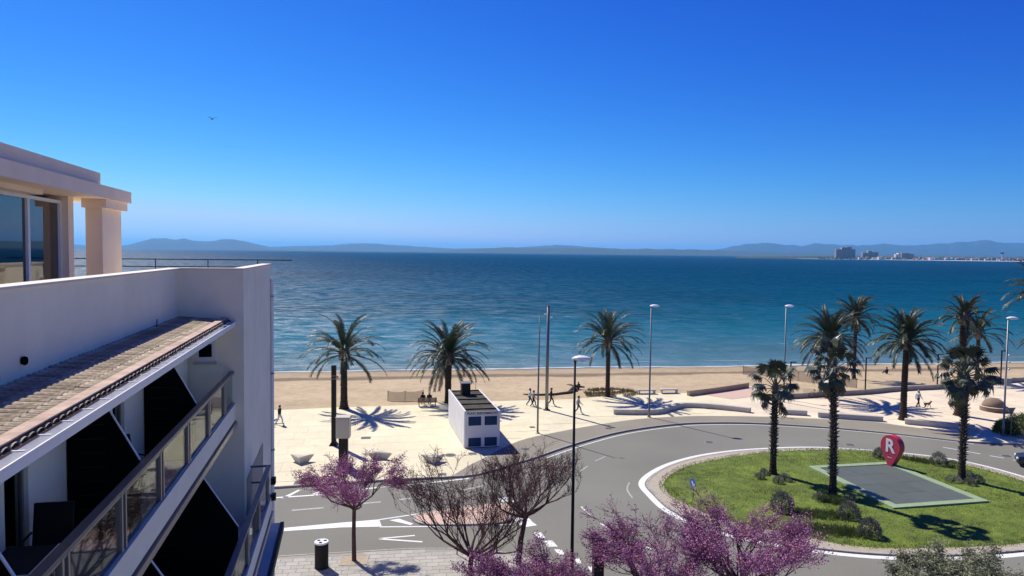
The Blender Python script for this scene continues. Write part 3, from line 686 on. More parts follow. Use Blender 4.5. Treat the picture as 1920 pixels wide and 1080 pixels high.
vt = MB().lathe([(0.045,0),(0.06,0.03),(0.05,0.06)], 10).build('vent_cap', m_black, bld, (-4.05-BW0+0.0, 10.45-BU0, EYE-1.45)); vt.rotation_euler = (0, R(90), 0)
BB().bar2((-3.95,16.8,-1.66), (-3.93,16.75,-1.50), 0.012).build('vent_pipe', m_black, bld)
for uu in (20.5, 21.9): pass
# balcony back walls, with door and shutter openings
for fi, f in enumerate(FL):
    top = (FL[fi-1]-0.14) if fi else -1.98
    for k in range(5):
        ub = 3.3 + 4.0*k - 4.0
        segs = [(ub, ub+2.1), (ub+2.75, ub+4.0)]
        for a, c in segs:
            a2, c2 = max(a, U0), min(c, U1-0.003)
            if c2-a2 > 0.05: BB().b(-3.978, -3.85, a2, c2, f, top).build('wall_panel', m_plaster, bld)
        a, c = ub+2.1, ub+2.75
        if a > U0 and c < U1:
            BB().b(-3.978, -3.85, a, c, f+2.15, top).build('lintel', m_plaster, bld)
            wn = BB().b(-3.96, -3.90, a, a+0.05, f+0.02, f+2.149).b(-3.96, -3.90, c-0.05, c, f+0.02, f+2.149).b(-3.96, -3.90, a+0.051, c-0.051, f+2.09, f+2.149).build('balcony_door', m_alu, bld)
            BB().b(-3.94, -3.925, a+0.052, c-0.052, f+0.03, f+2.088).build('pane', g_win, wn)
# tiled eave: deck, tiles, gutter
deck = BB().poly_u(U0+0.5, [(-4.05,-1.75),(-2.86,-1.82),(-2.86,-1.77),(-4.05,-1.69)], U1-U0-0.51).build('eave_roof', m_tiledk, bld)
def barrel(L, r, n=5, taper=0.86):
    b = MB(); vs = []
    for s_, rr in ((0, r), (1, r*taper)):
        for k in range(n+1):
            a = math.pi*k/n; vs.append((-s_*L, math.cos(a)*rr, math.sin(a)*rr*0.40))
    b.add(vs, [(k, k+1, n+2+k, n+1+k) for k in range(n)]); return b
tme = barrel(0.44, 0.098).mesh('roof_tile', m_tile)
rng = random.Random(8); row = 0; uu = 5.2
while uu < U1-0.1:
    for t in range(3):
        o = link('roof_tile', tme, deck, (-2.87-BW0-0.385*t-0.005*rng.random(), uu-BU0+rng.uniform(-.006,.006), EYE-1.775+0.027*t+rng.uniform(0,0.006)))
        o.rotation_euler = (rng.uniform(-.05,.05), 0.07+rng.uniform(-.01,.01), rng.uniform(-.02,.02))
    uu += 0.187
BB().b(-3.06, -2.90, U0+0.5, U1-0.01, -1.715, -1.700).build('eave_band', M('eave_tile_band', (0.50,0.35,0.26), 0.9, 0.35, 3, 0.3, 20, c2=(0.64,0.47,0.36)), deck)
gut = MB(); prof = [(-2.86,-1.80),(-2.855,-1.90),(-2.80,-1.935),(-2.745,-1.90),(-2.735,-1.795),(-2.72,-1.795),(-2.73,-1.91),(-2.80,-1.955),(-2.87,-1.91),(-2.872,-1.80)]
n = len(prof); vs = [(p[0]-BW0, U0+0.5-BU0, EYE+p[1]) for p in prof] + [(p[0]-BW0, U1-0.02-BU0, EYE+p[1]) for p in prof]
gut.add(vs, [(i,(i+1)%n,n+(i+1)%n,n+i) for i in range(n)]); gut = gut.build('gutter', m_metalw, bld)
hk = BB().b(-2.95, -2.75, -0.012, 0.012, -1.788, -1.776).mesh('gutter_hook', m_metalw)
for k in range(24):
    u_ = 5.4 + 0.58*k
    link('gutter_hook', hk, gut, (0, u_-0, 0))
BB().b(-3.85, -2.88, U0, U1-0.003, -1.98, -1.84).build('eave_soffit', m_plaster, bld)
# small window on the side wall
wn = BB().b(-3.68, -3.22, U1-0.03, U1-0.002, -2.80, -2.30).build('side_window', m_metalw, bld)
BB().b(-3.60, -3.30, U1-0.036, U1-0.031, -2.68, -2.36).build('pane', m_black, wn)
BB().b(-3.72, -3.18, U1-0.09, U1-0.002, -2.85, -2.802).build('sill', m_concr, wn)
# balconies
def balcony(f, wout, uend, divs, slope, lean_top):
    BB().b(-3.85, wout+0.02, U0, uend, f-0.16, f).build('balcony_slab', m_concr, bld)
    BB().b(wout, wout+0.09, U0, uend, f-0.12, f+0.28).build('balcony_upstand', m_plaster, bld)
    BB().b(wout+0.02, wout+0.13, U0, uend, f-0.28, f-0.17).build('drip_ledge', m_alu, bld)
    rl = BB().b(wout-0.045, wout+0.075, U0, uend, f+1.05, f+1.10).build('railing', m_handr, bld)
    BB().b(wout+0.005, wout+0.06, U0, uend, f+0.281, f+0.31).build('bottom_rail', m_alu, rl)
    BB().b(wout+0.005, wout+0.06, U0, uend, f+1.015, f+1.049).build('top_channel', m_alu, rl)
    u_ = 2.1; me = BB().b(wout+0.0, wout+0.07, -0.025, 0.025, f+0.29, f+1.04).mesh('post', m_alu)
    pm = None
    while u_ < uend-0.15:
        for du in (0.0, 0.16): link('post', me, rl, (0, u_+du, 0))
        u2 = min(u_+1.9, uend-0.06)
        if u2-u_ > 0.4:
            BB().b(wout+0.028, wout+0.036, u_+0.21, u2-0.02, f+0.312, f+1.013).build('glass_pane', g_rail, rl)
        u_ += 1.98
    for du in divs:
        t = f+2.15 if f == FL[0] else f+2.55
        pts = [(-3.84, f+0.01), (-3.84, t), (lean_top, t), (wout-0.06, f+slope), (wout-0.06, f+0.01)]
        dv = BB().poly_u(du, pts, 0.05).build('balcony_divider', m_black, bld)
        e = BB(); a, c = Vector((lean_top-BW0, du-BU0+0.025, EYE+t)), Vector((wout-0.06-BW0, du-BU0+0.025, EYE+f+slope))
        e.bar(a, c, 0.022, 4); e.build('edge_trim', m_metalw, dv)
        for k in range(9):
            zz = f+0.25+0.2*k
            BB().b(-3.70, -3.35, du-0.012, du-0.001, zz, zz+0.012).build('slat', m_dark, dv)
balcony(FL[0], -2.85, U1-0.004, (7.3, 11.3, 15.3), 1.12, -3.46)
balcony(FL[1], -2.10, 20.6, (11.4, 15.4), 1.33, -2.93)
BB().b(-2.549, -2.10, 20.6-0.04, 20.6, FL[1]+1.05, FL[1]+1.10).b(-2.549, -2.10, 20.6-0.04, 20.6, FL[1]+0.62, FL[1]+0.66).build('end_rail', m_handr, bld)
BB().b(-2.549, -2.12, U1, 20.58, FL[1]-0.16, FL[1]-0.002).build('balcony_slab', m_concr, bld)
BB().b(-2.549, -2.54, U1+0.35, U2-2.6, FL[1]+0.0, FL[1]+1.0).build('end_panel', m_wallgr, bld)
for k, zz in enumerate((0.62, 0.18)):
    BB().b(-2.02, -1.90, 20.35+0.02*k, 20.58, FL[1]+zz, FL[1]+zz+0.16).build('floodlight', m_dark, bld)
BB().b(-3.85, -1.86, U0, 21.3, -7.82, -7.66).build('canopy', m_plaster, bld)
BB().b(-1.858, -1.76, U0, 21.32, -7.85, -7.64).build('canopy_edge', m_dark, bld)
balcony(FL[2], -2.10, 20.6, (), 1.33, -2.93)
balcony(FL[3], -2.10, 20.6, (), 1.33, -2.93)
pp = BB(); pp.bar2((-2.50,U2-0.12,-1.0), (-2.50,U2-0.12,-EYE+0.1), 0.055, 8); pp = pp.build('downpipe', m_metalw, bld)
for k in range(5): BB().b(-2.56, -2.43, U2-0.20, U2-0.05, -1.6-2.6*k, -1.55-2.6*k).build('pipe_clip', m_alu, pp)
# penthouse
ph = BB().b(-15, -5.30, 3, 20.2, 1.10, 1.38).build('penthouse_roof', m_pinkpl, bld)
BB().b(-15, -5.42, 3, 18.25, 1.381, 1.66).build('roof_upstand', m_pinkpl, ph)
col = BB().b(-5.85, -5.50, 18.6, 20.05, -1.52, 0.90).build('column', m_pinkpl, bld)
BB().b(-5.90, -5.38, 18.5, 20.15, 0.90, 1.098).build('beam', m_pinkpl, bld)
BB().b(-6.35, -5.93, 17.78, 18.10, -1.52, 1.098).build('pier', m_pinkpl, bld)
BB().b(-6.3, -5.75, 3, 15.95, 1.00, 1.098).build('beam', m_pinkpl, bld)
gl = BB()
for u_ in (3.0, 5.1, 7.3, 9.5, 11.7, 13.9, 16.05, 17.70): gl.b(-6.16, -6.06, u_, u_+0.10, -1.5, 0.93)
gl.b(-6.16, -6.06, 3.0, 17.78, 0.931, 0.999).b(-6.16, -6.06, 3.0, 17.78, -1.52, -1.45)
gl = gl.build('terrace_doors', m_metalw, bld)
for u_, v_ in ((3.1,5.1),(5.2,7.3),(7.4,9.5),(9.6,11.7),(11.8,13.9),(14.0,16.05),(16.15,17.70)):
    BB().b(-6.125, -6.11, u_+0.002, v_-0.002, -1.449, 0.929).build('pane', g_win, gl)
    cu = MB(); pts = []; nn = 26
    vs = []
    for i in range(nn+1):
        u__ = u_ + (v_-u_)*0.55*i/nn; ww = -6.42 + 0.05*math.sin(i*1.9)
        vs += [(ww-BW0, u__-BU0, EYE-1.45), (ww-BW0, u__-BU0, EYE+0.92)]
    cu.add(vs, [(2*i,2*i+2,2*i+3,2*i+1) for i in range(nn)]); cu.build('curtain', m_curtain, bld, smooth=True)
BB().b(-11.0, -10.8, 3, 17.7, -1.5, 1.09).b(-10.8, -6.3, 17.6, 17.76, -1.5, 1.09).build('penthouse_wall', m_room, bld)
rr = BB(); rr.bar2((-13,U2-0.12,-0.36), (-1.85,U2-0.12,-0.36), 0.016, 5); rr.bar2((-13,U2-0.12,-0.60), (-2.83,U2-0.12,-0.60), 0.016, 5)
for w_ in (-12.5,-10.9,-9.3,-7.7,-6.1,-4.5,-2.95): rr.bar2((w_,U2-0.12,-0.95), (w_,U2-0.12,-0.36), 0.016, 5)
rr.build('terrace_railing', m_dark, bld)

# balcony furniture
def bthing(name, label, cat, u, w_, zr): return thing(name, label, cat, bworld(u, w_, EYE+zr), TH)
t = bthing('balcony_table', 'small dark balcony table with a pale metal edge', 'table', 8.95, -3.55, FL[0])
MB().box(-0.26,0.26,-0.42,0.42,0.68,0.70).build('tabletop', m_seat, t)
MB().box(0.262,0.275,-0.43,0.43,0.675,0.705).box(-0.26,0.26,-0.435,-0.422,0.675,0.705).build('table_edge', m_metalw, t)
for sx in (-1,1):
    for sy in (-1,1): MB().bar((0.2*sx,0.36*sy,0),(0.22*sx,0.38*sy,0.679),0.015).build('leg', m_dark, t)
def patio_chair(u, w_, rz, label):
    t = bthing('patio_chair', label, 'chair', u, w_, FL[0]); t.rotation_euler[2] = TH+rz
    MB().bbox(-0.22,0.22,-0.22,0.22,0.42,0.455,0.02).build('seat', m_seat, t)
    bk = MB(); bk.add([(-0.22,0.20,0.47),(0.22,0.20,0.47),(0.22,0.235,0.47),(-0.22,0.235,0.47),(-0.22,0.29,1.02),(0.22,0.29,1.02),(0.22,0.325,1.02),(-0.22,0.325,1.02)], [(0,3,2,1),(4,5,6,7),(0,1,5,4),(1,2,6,5),(2,3,7,6),(3,0,4,7)])
    bk.build('backrest', m_seat, t)
    for sx in (-1,1):
        for sy in (-1,1): MB().bar((0.2*sx,0.2*sy,0),(0.2*sx,0.2*sy,0.419 if sy < 0 else 0.47),0.014).build('leg', m_dark, t)
        MB().bar((0.235*sx,-0.2,0.65),(0.235*sx,0.24,0.68),0.015).build('armrest', m_dark, t)
patio_chair(9.62, -3.52, 0.0, 'black patio chair behind the small dark balcony table')
patio_chair(13.1, -3.40, 1.2, 'black patio chair between the two black balcony dividers')

# ------------------------------------------------------------------ date palms
def frond_mesh(name, L, e0, droop, mat, seed, nleaf=46, leaf=0.52, wind=0.0):
    rng = random.Random(seed); b = MB(); n = 14; pts = []; p = Vector((0,0,0)); e = e0
    for i in range(n+1):
        pts.append(p.copy()); t = i/n
        p = p + Vector((math.cos(e), wind*t*0.4, math.sin(e)))*(L/n); e -= droop/n*(0.4+1.2*t)
    b.tube(pts, [0.045*(1-0.85*i/n) for i in range(n+1)], 3)
    def at(t):
        f = t*n; i = min(int(f), n-1); return pts[i].lerp(pts[i+1], f-i), (pts[i+1]-pts[i]).normalized()
    for i in range(nleaf):
        t = 0.14 + 0.86*i/(nleaf-1); q, tg = at(t)
        side = Vector((0,1,0)); up = side.cross(tg)*-1
        ll = leaf*(0.45+0.9*math.sin(math.pi*min(1,0.12+0.80*t)))*rng.uniform(0.85,1.12)
        for s_ in (-1, 1):
            d = (tg*rng.uniform(0.7,1.0) + side*s_*rng.uniform(0.55,0.8) + up*rng.uniform(0.0,0.30)).normalized()
            tip = q + d*ll - Vector((0,0,ll*ll*rng.uniform(0.15,0.5))); mid = q + d*ll*0.5
            wv = tg*0.036
            o = len(b.v); b.v += [tuple(q-wv), tuple(q+wv), tuple(mid+wv*1.1), tuple(mid-wv*1.1), tuple(tip)]
            b.f += [(o,o+1,o+2,o+3), (o+3,o+2,o+4)]; b.m += [0,0]
    return b.mesh(name, mat)
FR = {}
def fronds(L):
    key = round(L, 1)
    if key not in FR:
        FR[key] = [frond_mesh('frond', L, R(e), R(d), m, i, leaf=0.27+0.030*L) for i, (e, d, m) in enumerate(((78,75,m_frond),(62,85,m_frond),(45,92,m_frond),(28,88,m_frond),(12,82,m_frond),(-8,70,m_frond),(-30,50,m_frondol)))]
    return FR[key]
def trunk_mesh(h, r0, r1, lean, seed, rings):
    rng = random.Random(seed); b = MB(); pts = []; rad = []
    n = int(h/0.11)
    for i in range(n+1):
        t = i/n; pts.append((lean[0]*t*t*h, lean[1]*t*t*h, h*t-0.05))
        base = r0*(1.0+0.55*math.exp(-t*h*2.2)) + (r1-r0)*t
        rad.append(base*(1+0.10*((i % 2)*2-1)*rings + rng.uniform(-.04,.04)))
    b.tube(pts, rad, 12)
    return b
def date_palm(label, base, h, L, seed, nf=46, r0=0.24, r1=0.23, lean=(0,0), z=None, dense_old=7):
    rng = random.Random(seed)
    loc = base if isinstance(base, Vector) else Vector(base)
    t = thing('date_palm', label, 'palm tree', loc, rng.uniform(-.3,.3)*0, 'date palms along the beach')
    trunk_mesh(h, r0, r1, lean, seed, 1.0).build('trunk', m_bark, t)
    top = Vector((lean[0]*h, lean[1]*h, h-0.05))
    cb = MB().lathe([(r1*0.9,-0.9),(r1*1.55,-0.55),(r1*1.7,-0.15),(r1*1.2,0.2),(0.06,0.45)], 12)
    rg = random.Random(seed+1)
    for i in range(70):
        a = i*2.39996; zz = -0.85+1.15*i/70; rr = r1*1.5
        c0 = Vector((math.cos(a)*rr*0.8, math.sin(a)*rr*0.8, zz)); c1 = c0 + Vector((math.cos(a)*0.16, math.sin(a)*0.16, 0.22))
        cb.bar(c0, c1, 0.04, 3)
    crown = cb.build('crown', m_boot, t, top, smooth=False)
    fl = fronds(L)
    for i in range(nf):
        f = i/nf; k = min(6, int(f*6.2)); a = i*2.39996+rng.uniform(-.25,.25)
        if k == 6 and rng.random() < 0.35: k = 5
        o = link('frond', fl[k], crown, (math.cos(a)*0.10, math.sin(a)*0.10, 0.15-0.35*f), a)
        s_ = rng.uniform(0.86, 1.08); o.scale = (s_, s_, s_)
        o.rotation_euler = (rng.uniform(-.25,.25), rng.uniform(-.12,.12), a)
    return t
date_palm('date palm next to the tall black mast on the beach edge', g(645,766,PROM_Z), 5.5, 4.5, 1, 46, 0.33, 0.31)
date_palm('full round date palm right behind the white kiosk', g(840,755,PROM_Z), 4.8, 4.6, 2, 84, 0.28, 0.40)
date_palm('date palm on a weedy sand patch near two concrete benches', g(1139,744,0.1), 6.0, 4.3, 3, 46, 0.24)
date_palm('date palm beside the bicycle rack on the promenade', g(1553,747,PROM_Z), 6.5, 4.2, 4, 74, 0.26)
date_palm('slender tall date palm growing out of the sand behind the beach net', gs(1601,711), 8.0, 3.5, 5, 60, 0.20)
date_palm('date palm at the end of a straight concrete bench by the footway', g(1693,787,PROM_Z), 7.5, 3.8, 6, 74, 0.30, 0.26, lean=(0.01,0))
date_palm('tallest date palm with a thick trunk beside the brown dome', g(1799,779,PROM_Z), 9.7, 2.9, 7, 34, 0.40, 0.30, lean=(0.008,0))
date_palm('date palm on the sand beyond the low wall near the brown dome', gs(1831,719), 6.4, 3.9, 8, 34, 0.22)
date_palm('tall date palm rising over the dark green hedge', g(1948,770,PROM_Z), 12.0, 4.1, 9, 40, 0.26)
date_palm('shorter date palm with yellowish fronds behind the hedge', g(1962,742,PROM_Z), 6.6, 3.4, 10, 40, 0.24)
date_palm('date palm hidden behind the white apartment building', g(415,776,PROM_Z), 5.0, 4.0, 12, 38)

# ------------------------------------------------------------------ fan palms on the island
def fan_mesh(name, pet, rad, seed, mat, droop):
    rng = random.Random(seed); b = MB(); n = 26
    p1 = Vector((pet*0.9, 0, pet*0.15)); b.tube([(0,0,0), (pet*0.5,0,pet*0.16), tuple(p1)], [0.035,0.022,0.016], 4)
    for i in range(n):
        a = -2.2+4.4*i/(n-1); d = Vector((math.cos(a), math.sin(a), 0)); d2 = Vector((-math.sin(a), math.cos(a), 0))
        r = rad*rng.uniform(0.85,1.08); fold = 0.05*(1 if i % 2 else -1)
        m = p1 + d*r*0.55 + Vector((0,0,-0.06*droop+fold)); tp = p1 + d*r*0.92 + Vector((0,0,-droop*r*rng.uniform(0.35,0.75)))
        w0 = d2*0.02; w1 = d2*0.058
        o = len(b.v); b.v += [tuple(p1-w0), tuple(p1+w0), tuple(m+w1), tuple(m-w1), tuple(tp)]
        b.f += [(o,o+1,o+2,o+3), (o+3,o+2,o+4)]; b.m += [0,0]
    return b.mesh(name, mat)
FANS = [fan_mesh('fan_leaf', 1.25, 0.66, 1, m_fan, 0.6), fan_mesh('fan_leaf', 1.2, 0.64, 2, m_fan, 1.0), fan_mesh('fan_leaf', 1.05, 0.60, 3, m_fan, 1.4), fan_mesh('fan_leaf', 0.75, 0.58, 4, m_frondol, 1.6)]
def fan_palm(label, base, h, seed, nl, scale, lean=(0,0), r0=0.21, skirt=()):
    rng = random.Random(seed); t = thing('fan_palm', label, 'palm tree', base, 0, 'fan palms on the roundabout')
    b = trunk_mesh(h, r0, r0*0.92, lean, seed, 0.5); b.build('trunk', m_bark, t)
    s = MB(); z = 1.3; k = 0
    while z < h+0.1:
        for j in range(5):
            a = j*1.2566+k*0.6+rng.uniform(-.2,.2); tt = z/h
            c = Vector((lean[0]*tt*tt*h+math.cos(a)*r0*0.85, lean[1]*tt*tt*h+math.sin(a)*r0*0.85, z+rng.uniform(-.06,.06)))
            e = c + Vector((math.cos(a), math.sin(a), 0))*rng.uniform(0.12,0.22) + Vector((0,0,rng.uniform(0.03,0.16)))
            s.tube([tuple(c), tuple(e)], [0.055, 0.018], 3)
        z += 0.14; k += 1
    stuff(s.build('leaf_bases', m_boot, t))
    top = Vector((lean[0]*h, lean[1]*h, h))
    cr = MB().lathe([(r0*0.9,-0.3),(r0*1.2,-0.05),(r0*0.8,0.3),(0.05,0.55)], 10).build('crown', m_boot, t, top)
    for i in range(nl):
        f = i/nl; a = i*2.39996+rng.uniform(-.3,.3)
        el = R(78-118*f+rng.uniform(-10,10)); k = 0 if f < 0.4 else (1 if f < 0.7 else 2)
        o = link('fan_leaf', FANS[k], cr, (math.cos(a)*r0*0.6, math.sin(a)*r0*0.6, 0.3-0.45*f), 0)
        o.rotation_euler = (rng.uniform(-.3,.3), -el, a); sc_ = scale*rng.uniform(0.82,1.1); o.scale = (sc_,)*3
    for (a, dz) in skirt:
        o = link('dead_leaf', FANS[3], cr, (math.cos(a)*r0, math.sin(a)*r0, dz)); o.rotation_euler = (0, R(55), a); o.scale = (scale,)*3
    return t
fan_palm('short fan palm ringed by four small shrubs on the island', g(1449,888,LAWN_Z), 6.1, 31, 20, 1.12, skirt=((-0.2,-0.9),(2.9,-0.5)))
fan_palm('tallest fan palm beside the dark mat on the island', g(1561,928,LAWN_Z), 8.1, 32, 26, 1.05, lean=(-0.03,0), skirt=((0.1,-0.6),(3.2,-0.4)))
fan_palm('fan palm at the far side of the mat with silvery shrubs around its foot', g(1803,899,LAWN_Z), 7.2, 33, 28, 1.28, skirt=((3.5,-0.7),(0.4,-0.2),(2.8,-1.0)))

# ------------------------------------------------------------------ broadleaf trees
def grow(seed, fork, R_, H_, levels=5, main=5, trunk_r=0.09, bend=0.25, flat=0.5, lean=(0,0), tip_r=0.0085):
    rng = random.Random(seed); segs = []; tips = []
    top = Vector((lean[0], lean[1], fork))
    mid = Vector((lean[0]*0.4+rng.uniform(-.06,.06), lean[1]*0.4+rng.uniform(-.06,.06), fork*0.5))
    segs.append(([Vector((0,0,-0.05)), Vector((0,0,0.05)), mid, top], [trunk_r*1.5, trunk_r*1.15, trunk_r, trunk_r*0.92], 8))
    L0 = math.hypot(R_, H_)*0.37
    def br(p, d, L, r, lv):
        pts = [p.copy()]; rad = [r]; n = 3; q = p.copy(); dd = d.copy()
        for i in range(n):
            dd = (dd + Vector((rng.uniform(-1,1), rng.uniform(-1,1), rng.uniform(-.6,.8)))*bend*0.6 + Vector((0,0,0.06))).normalized()
            q = q + dd*(L/n); pts.append(q.copy()); rad.append(max(tip_r*0.8, r*(1-0.42*(i+1)/n)))
            if lv >= 2: tips.append((q.copy(), lv))
        segs.append((pts, rad, 5 if lv < 2 else 3))
        if lv >= levels: return
        kids = 3 if rng.random() < 0.55 else 2
        if lv >= 1: kids += 1 if rng.random() < 0.4 else 0
        for k in range(kids):
            ax = Vector((rng.uniform(-1,1), rng.uniform(-1,1), rng.uniform(-.5,1)))
            nd = (dd + ax*rng.uniform(0.45,0.85)).normalized()
            # keep inside the crown volume
            e = q-top; rr = math.hypot(e.x, e.y)/R_; hz = e.z/H_
            if rr > 0.9: nd = (nd + Vector((-e.x,-e.y,0)).normalized()*0.45 + Vector((0,0,0.2))).normalized()
            if hz > 0.8: nd = (nd + Vector((e.x,e.y,-0.7*e.length)).normalized()*0.6).normalized()
            if hz < -0.05: nd = (nd + Vector((0,0,0.5))).normalized()
            st = pts[-1] if k < 2 else pts[rng.choice((1,2))]
            br(st, nd, L*rng.uniform(0.62,0.86), max(tip_r, rad[-1]*rng.uniform(0.75,0.95)), lv+1)
    for k in range(main):
        a = 6.283*(k+rng.uniform(-.25,.25))/main; el = rng.uniform(flat*0.6, flat*1.3)
        br(top - Vector((0,0,rng.uniform(0,fork*0.08))), Vector((math.cos(a)*math.cos(el), math.sin(a)*math.cos(el), math.sin(el))), L0*rng.uniform(.85,1.15), trunk_r*0.62, 0)
    br(top, Vector((rng.uniform(-.3,.3), rng.uniform(-.3,.3), 1)).normalized(), L0*0.8, trunk_r*0.6, 0)
    return segs, tips
def tree(name, label, cat, loc, seed, fork, R_, H_, dens, fmat, fsize, twig_m=m_twigr, group=None, part='blossom', **kw):
    t = thing(name, label, cat, loc, 0, group)
    segs, tips = grow(seed, fork, R_, H_, **kw)
    tr = MB(); tr.tube(segs[0][0], segs[0][1], 9); trunk = tr.build('trunk', twig_m, t)
    nb = 0; tw = MB()
    for pts, rad, n in segs[1:]:
        if n == 5 and nb < 60:
            MB().tube(pts, rad, 6).build('branch', twig_m, trunk); nb += 1
        else: tw.tube(pts, rad, n, cap=False)
    crown = tw.build('crown', twig_m, t)
    rng = random.Random(seed+5); lf = MB()
    for q, lv in tips:
        if rng.random() > dens[0]*(1 if lv >= 3 else 0.45): continue
        for k in range(dens[1]):
            c = q + Vector((rng.gauss(0,1), rng.gauss(0,1), rng.gauss(0,1)))*dens[2]
            u = Vector((rng.uniform(-1,1), rng.uniform(-1,1), rng.uniform(-1,1))).normalized(); v = u.orthogonal().normalized()
            s_ = fsize*rng.uniform(0.6,1.3); asp = kw.get('asp', 0.7)
            o = len(lf.v); lf.v += [tuple(c-u*s_), tuple(c+v*s_*dens[3]), tuple(c+u*s_), tuple(c-v*s_*dens[3])]; lf.f.append((o,o+1,o+2,o+3)); lf.m.append(0)
    stuff(lf.build(part, fmat, crown)); return t, len(tips)
tree('redbud_tree', 'pink flowering tree with a slim trunk beside the spotted litter bin', 'tree', g(664,1051,PROM_Z), 41, 2.75, 2.6, 1.25, (0.75,3,0.08,0.8), m_blos, 0.030, trunk_r=0.10, flat=0.42, main=8)
tree('bare_tree', 'nearly leafless spreading tree with reddish twigs forking low above the pavement', 'tree', g(884,1082,PROM_Z), 43, 1.05, 2.9, 3.3, (0.35,1,0.05,0.8), m_bud, 0.028, trunk_r=0.13, flat=0.52, main=11, levels=5)
tree('bare_tree', 'nearly leafless tree on a leaning dark trunk next to the zebra crossing', 'tree', g(972,1058,PROM_Z), 47, 2.5, 2.2, 2.6, (0.35,1,0.05,0.8), m_bud, 0.028, trunk_r=0.12, flat=0.45, main=9, lean=(0.35,0.1))
def nearloc(x, depth): q = at_depth(x, 500, depth); return Vector((q.x, depth, PROM_Z-0.02))
tree('redbud_tree', 'magenta flowering treetop in front of the lamp post with the white head', 'tree', nearloc(1008, 27.6), 53, 1.4, 2.2, 1.45, (0.7,3,0.09,0.8), m_blos, 0.033, trunk_r=0.12, flat=0.55, main=9)
tree('redbud_tree', 'broad magenta flowering tree beside the narrow dark post', 'tree', nearloc(1235, 29.3), 59, 1.5, 2.8, 1.8, (0.7,3,0.09,0.8), m_blos, 0.033, trunk_r=0.14, flat=0.55, main=10)
tree('redbud_tree', 'biggest magenta flowering tree hiding the near edge of the roundabout', 'tree', nearloc(1410, 30.2), 61, 1.5, 2.6, 2.1, (0.7,3,0.09,0.8), m_blos, 0.033, trunk_r=0.15, flat=0.6, main=10)
tree('olive_tree', 'silvery green olive tree in front of the roundabout', 'tree', nearloc(1838, 29.0), 67, 0.75, 3.0, 1.25, (1.0,7,0.13,0.28), m_olive, 0.075, trunk_r=0.16, flat=0.45, levels=5, part='foliage', main=7)

# ------------------------------------------------------------------ shrubs
def shrub(label, loc, r, h, mat, seed, n=1400, leaf=0.05, group='round shrubs on the roundabout island', name='shrub'):
    rng = random.Random(seed); t = thing(name, label, 'shrub', loc, 0, group)
    core_ = MB()
    for k in range(16):
        a = rng.uniform(0,6.283); e = rng.uniform(0.3,1.4)
        core_.tube([(0,0,-0.02), (math.cos(a)*math.cos(e)*r*0.5, math.sin(a)*math.cos(e)*r*0.5, math.sin(e)*h*0.5), (math.cos(a)*math.cos(e)*r*0.85, math.sin(a)*math.cos(e)*r*0.85, math.sin(e)*h*0.85)], [0.02,0.012,0.006], 3, cap=False)
    core_.build('stems', m_twig, t)
    b = MB()
    for k in range(n):
        a = rng.uniform(0,6.283); sz = rng.random(); e = math.asin(sz); rr = rng.uniform(0.55,1.0)**0.5*rng.uniform(0.9,1.08)
        c = Vector((math.cos(a)*math.cos(e)*r*rr, math.sin(a)*math.cos(e)*r*rr, 0.04+math.sin(e)*h*rr))
        d = (Vector((math.cos(a)*math.cos(e), math.sin(a)*math.cos(e), math.sin(e)+0.3)) + Vector((rng.uniform(-1,1),rng.uniform(-1,1),rng.uniform(-1,1)))*0.7).normalized()
        v = d.orthogonal().normalized(); v.rotate(Matrix.Rotation(rng.uniform(0,3.14), 3, d)); l = leaf*rng.uniform(0.8,1.8); w_ = leaf*0.35
        o = len(b.v); b.v += [tuple(c-v*w_), tuple(c+v*w_), tuple(c+d*l)]; b.f.append((o,o+1,o+2)); b.m.append(0)
    b.build('foliage', mat, t); return t
def gl_(x, y): return g(x, y, LAWN_Z)
shrub('biggest round grey-green shrub on the lawn next to the pink blossom', gl_(1466,957), 0.70, 1.15, m_shrub, 1, 2600, 0.07)
shrub('round grey-green shrub at the near corner of the dark mat', gl_(1592,970), 0.62, 0.95, m_shrub, 2, 2200, 0.065)
shrub('round dark shrub at the end of the low planting strip', gl_(1631,1004), 0.62, 0.98, m_shrub, 3, 2200, 0.065)
shrub('round shrub just beside the red map pin', gl_(1650,858), 0.52, 0.75, m_shrub, 4, 1500, 0.065)
shrub('round shrub beside the roadside edge line behind the far fan palm', gl_(1760,871), 0.62, 0.90, m_shrub, 5, 1500, 0.065)
shrub('low flat shrub tucked between the round shrub and the far fan palm', gl_(1787,876), 0.55, 0.45, m_shrubg, 6, 800, 0.06)
for i, (x, y, r) in enumerate(((1425,897,.32),(1433,889,.30),(1459,906,.36),(1471,901,.40))):
    shrub(['tiny silvery shrub at the short fan palm, nearest the keep-right sign','tiny shrub touching the short fan palm trunk','small silvery shrub in front of the short fan palm trunk','small dark shrub in the shadow of the short fan palm'][i], gl_(x,y), r, r*1.25, m_shrub, 10+i, 700, 0.05)
for i, (x, y, r) in enumerate(((1535,938,.36),(1541,929,.34),(1593,938,.42),(1546,940,.30))):
    shrub(['small silvery shrub at the foot of the tallest fan palm','small green shrub at the foot of the tallest fan palm','loose shrub between the tallest fan palm and the mat','flat shrub in front of the tallest fan palm'][i], gl_(x,y), r, r*1.2, m_shrub if i % 2 == 0 else m_shrubg, 20+i, 700, 0.05)
for i, (x, y, r) in enumerate(((1788,903,.55),(1818,909,.42),(1832,905,.48),(1815,894,.40))):
    shrub(['wide silvery shrub between the mat border and the far fan palm','pale silvery shrub in front of the far fan palm','shrub in the shadow of the far fan palm','small shrub touching the back of the far fan palm'][i], gl_(x,y), r, r*(0.7 if i == 0 else 1.1), m_shrub, 30+i, 900, 0.05)
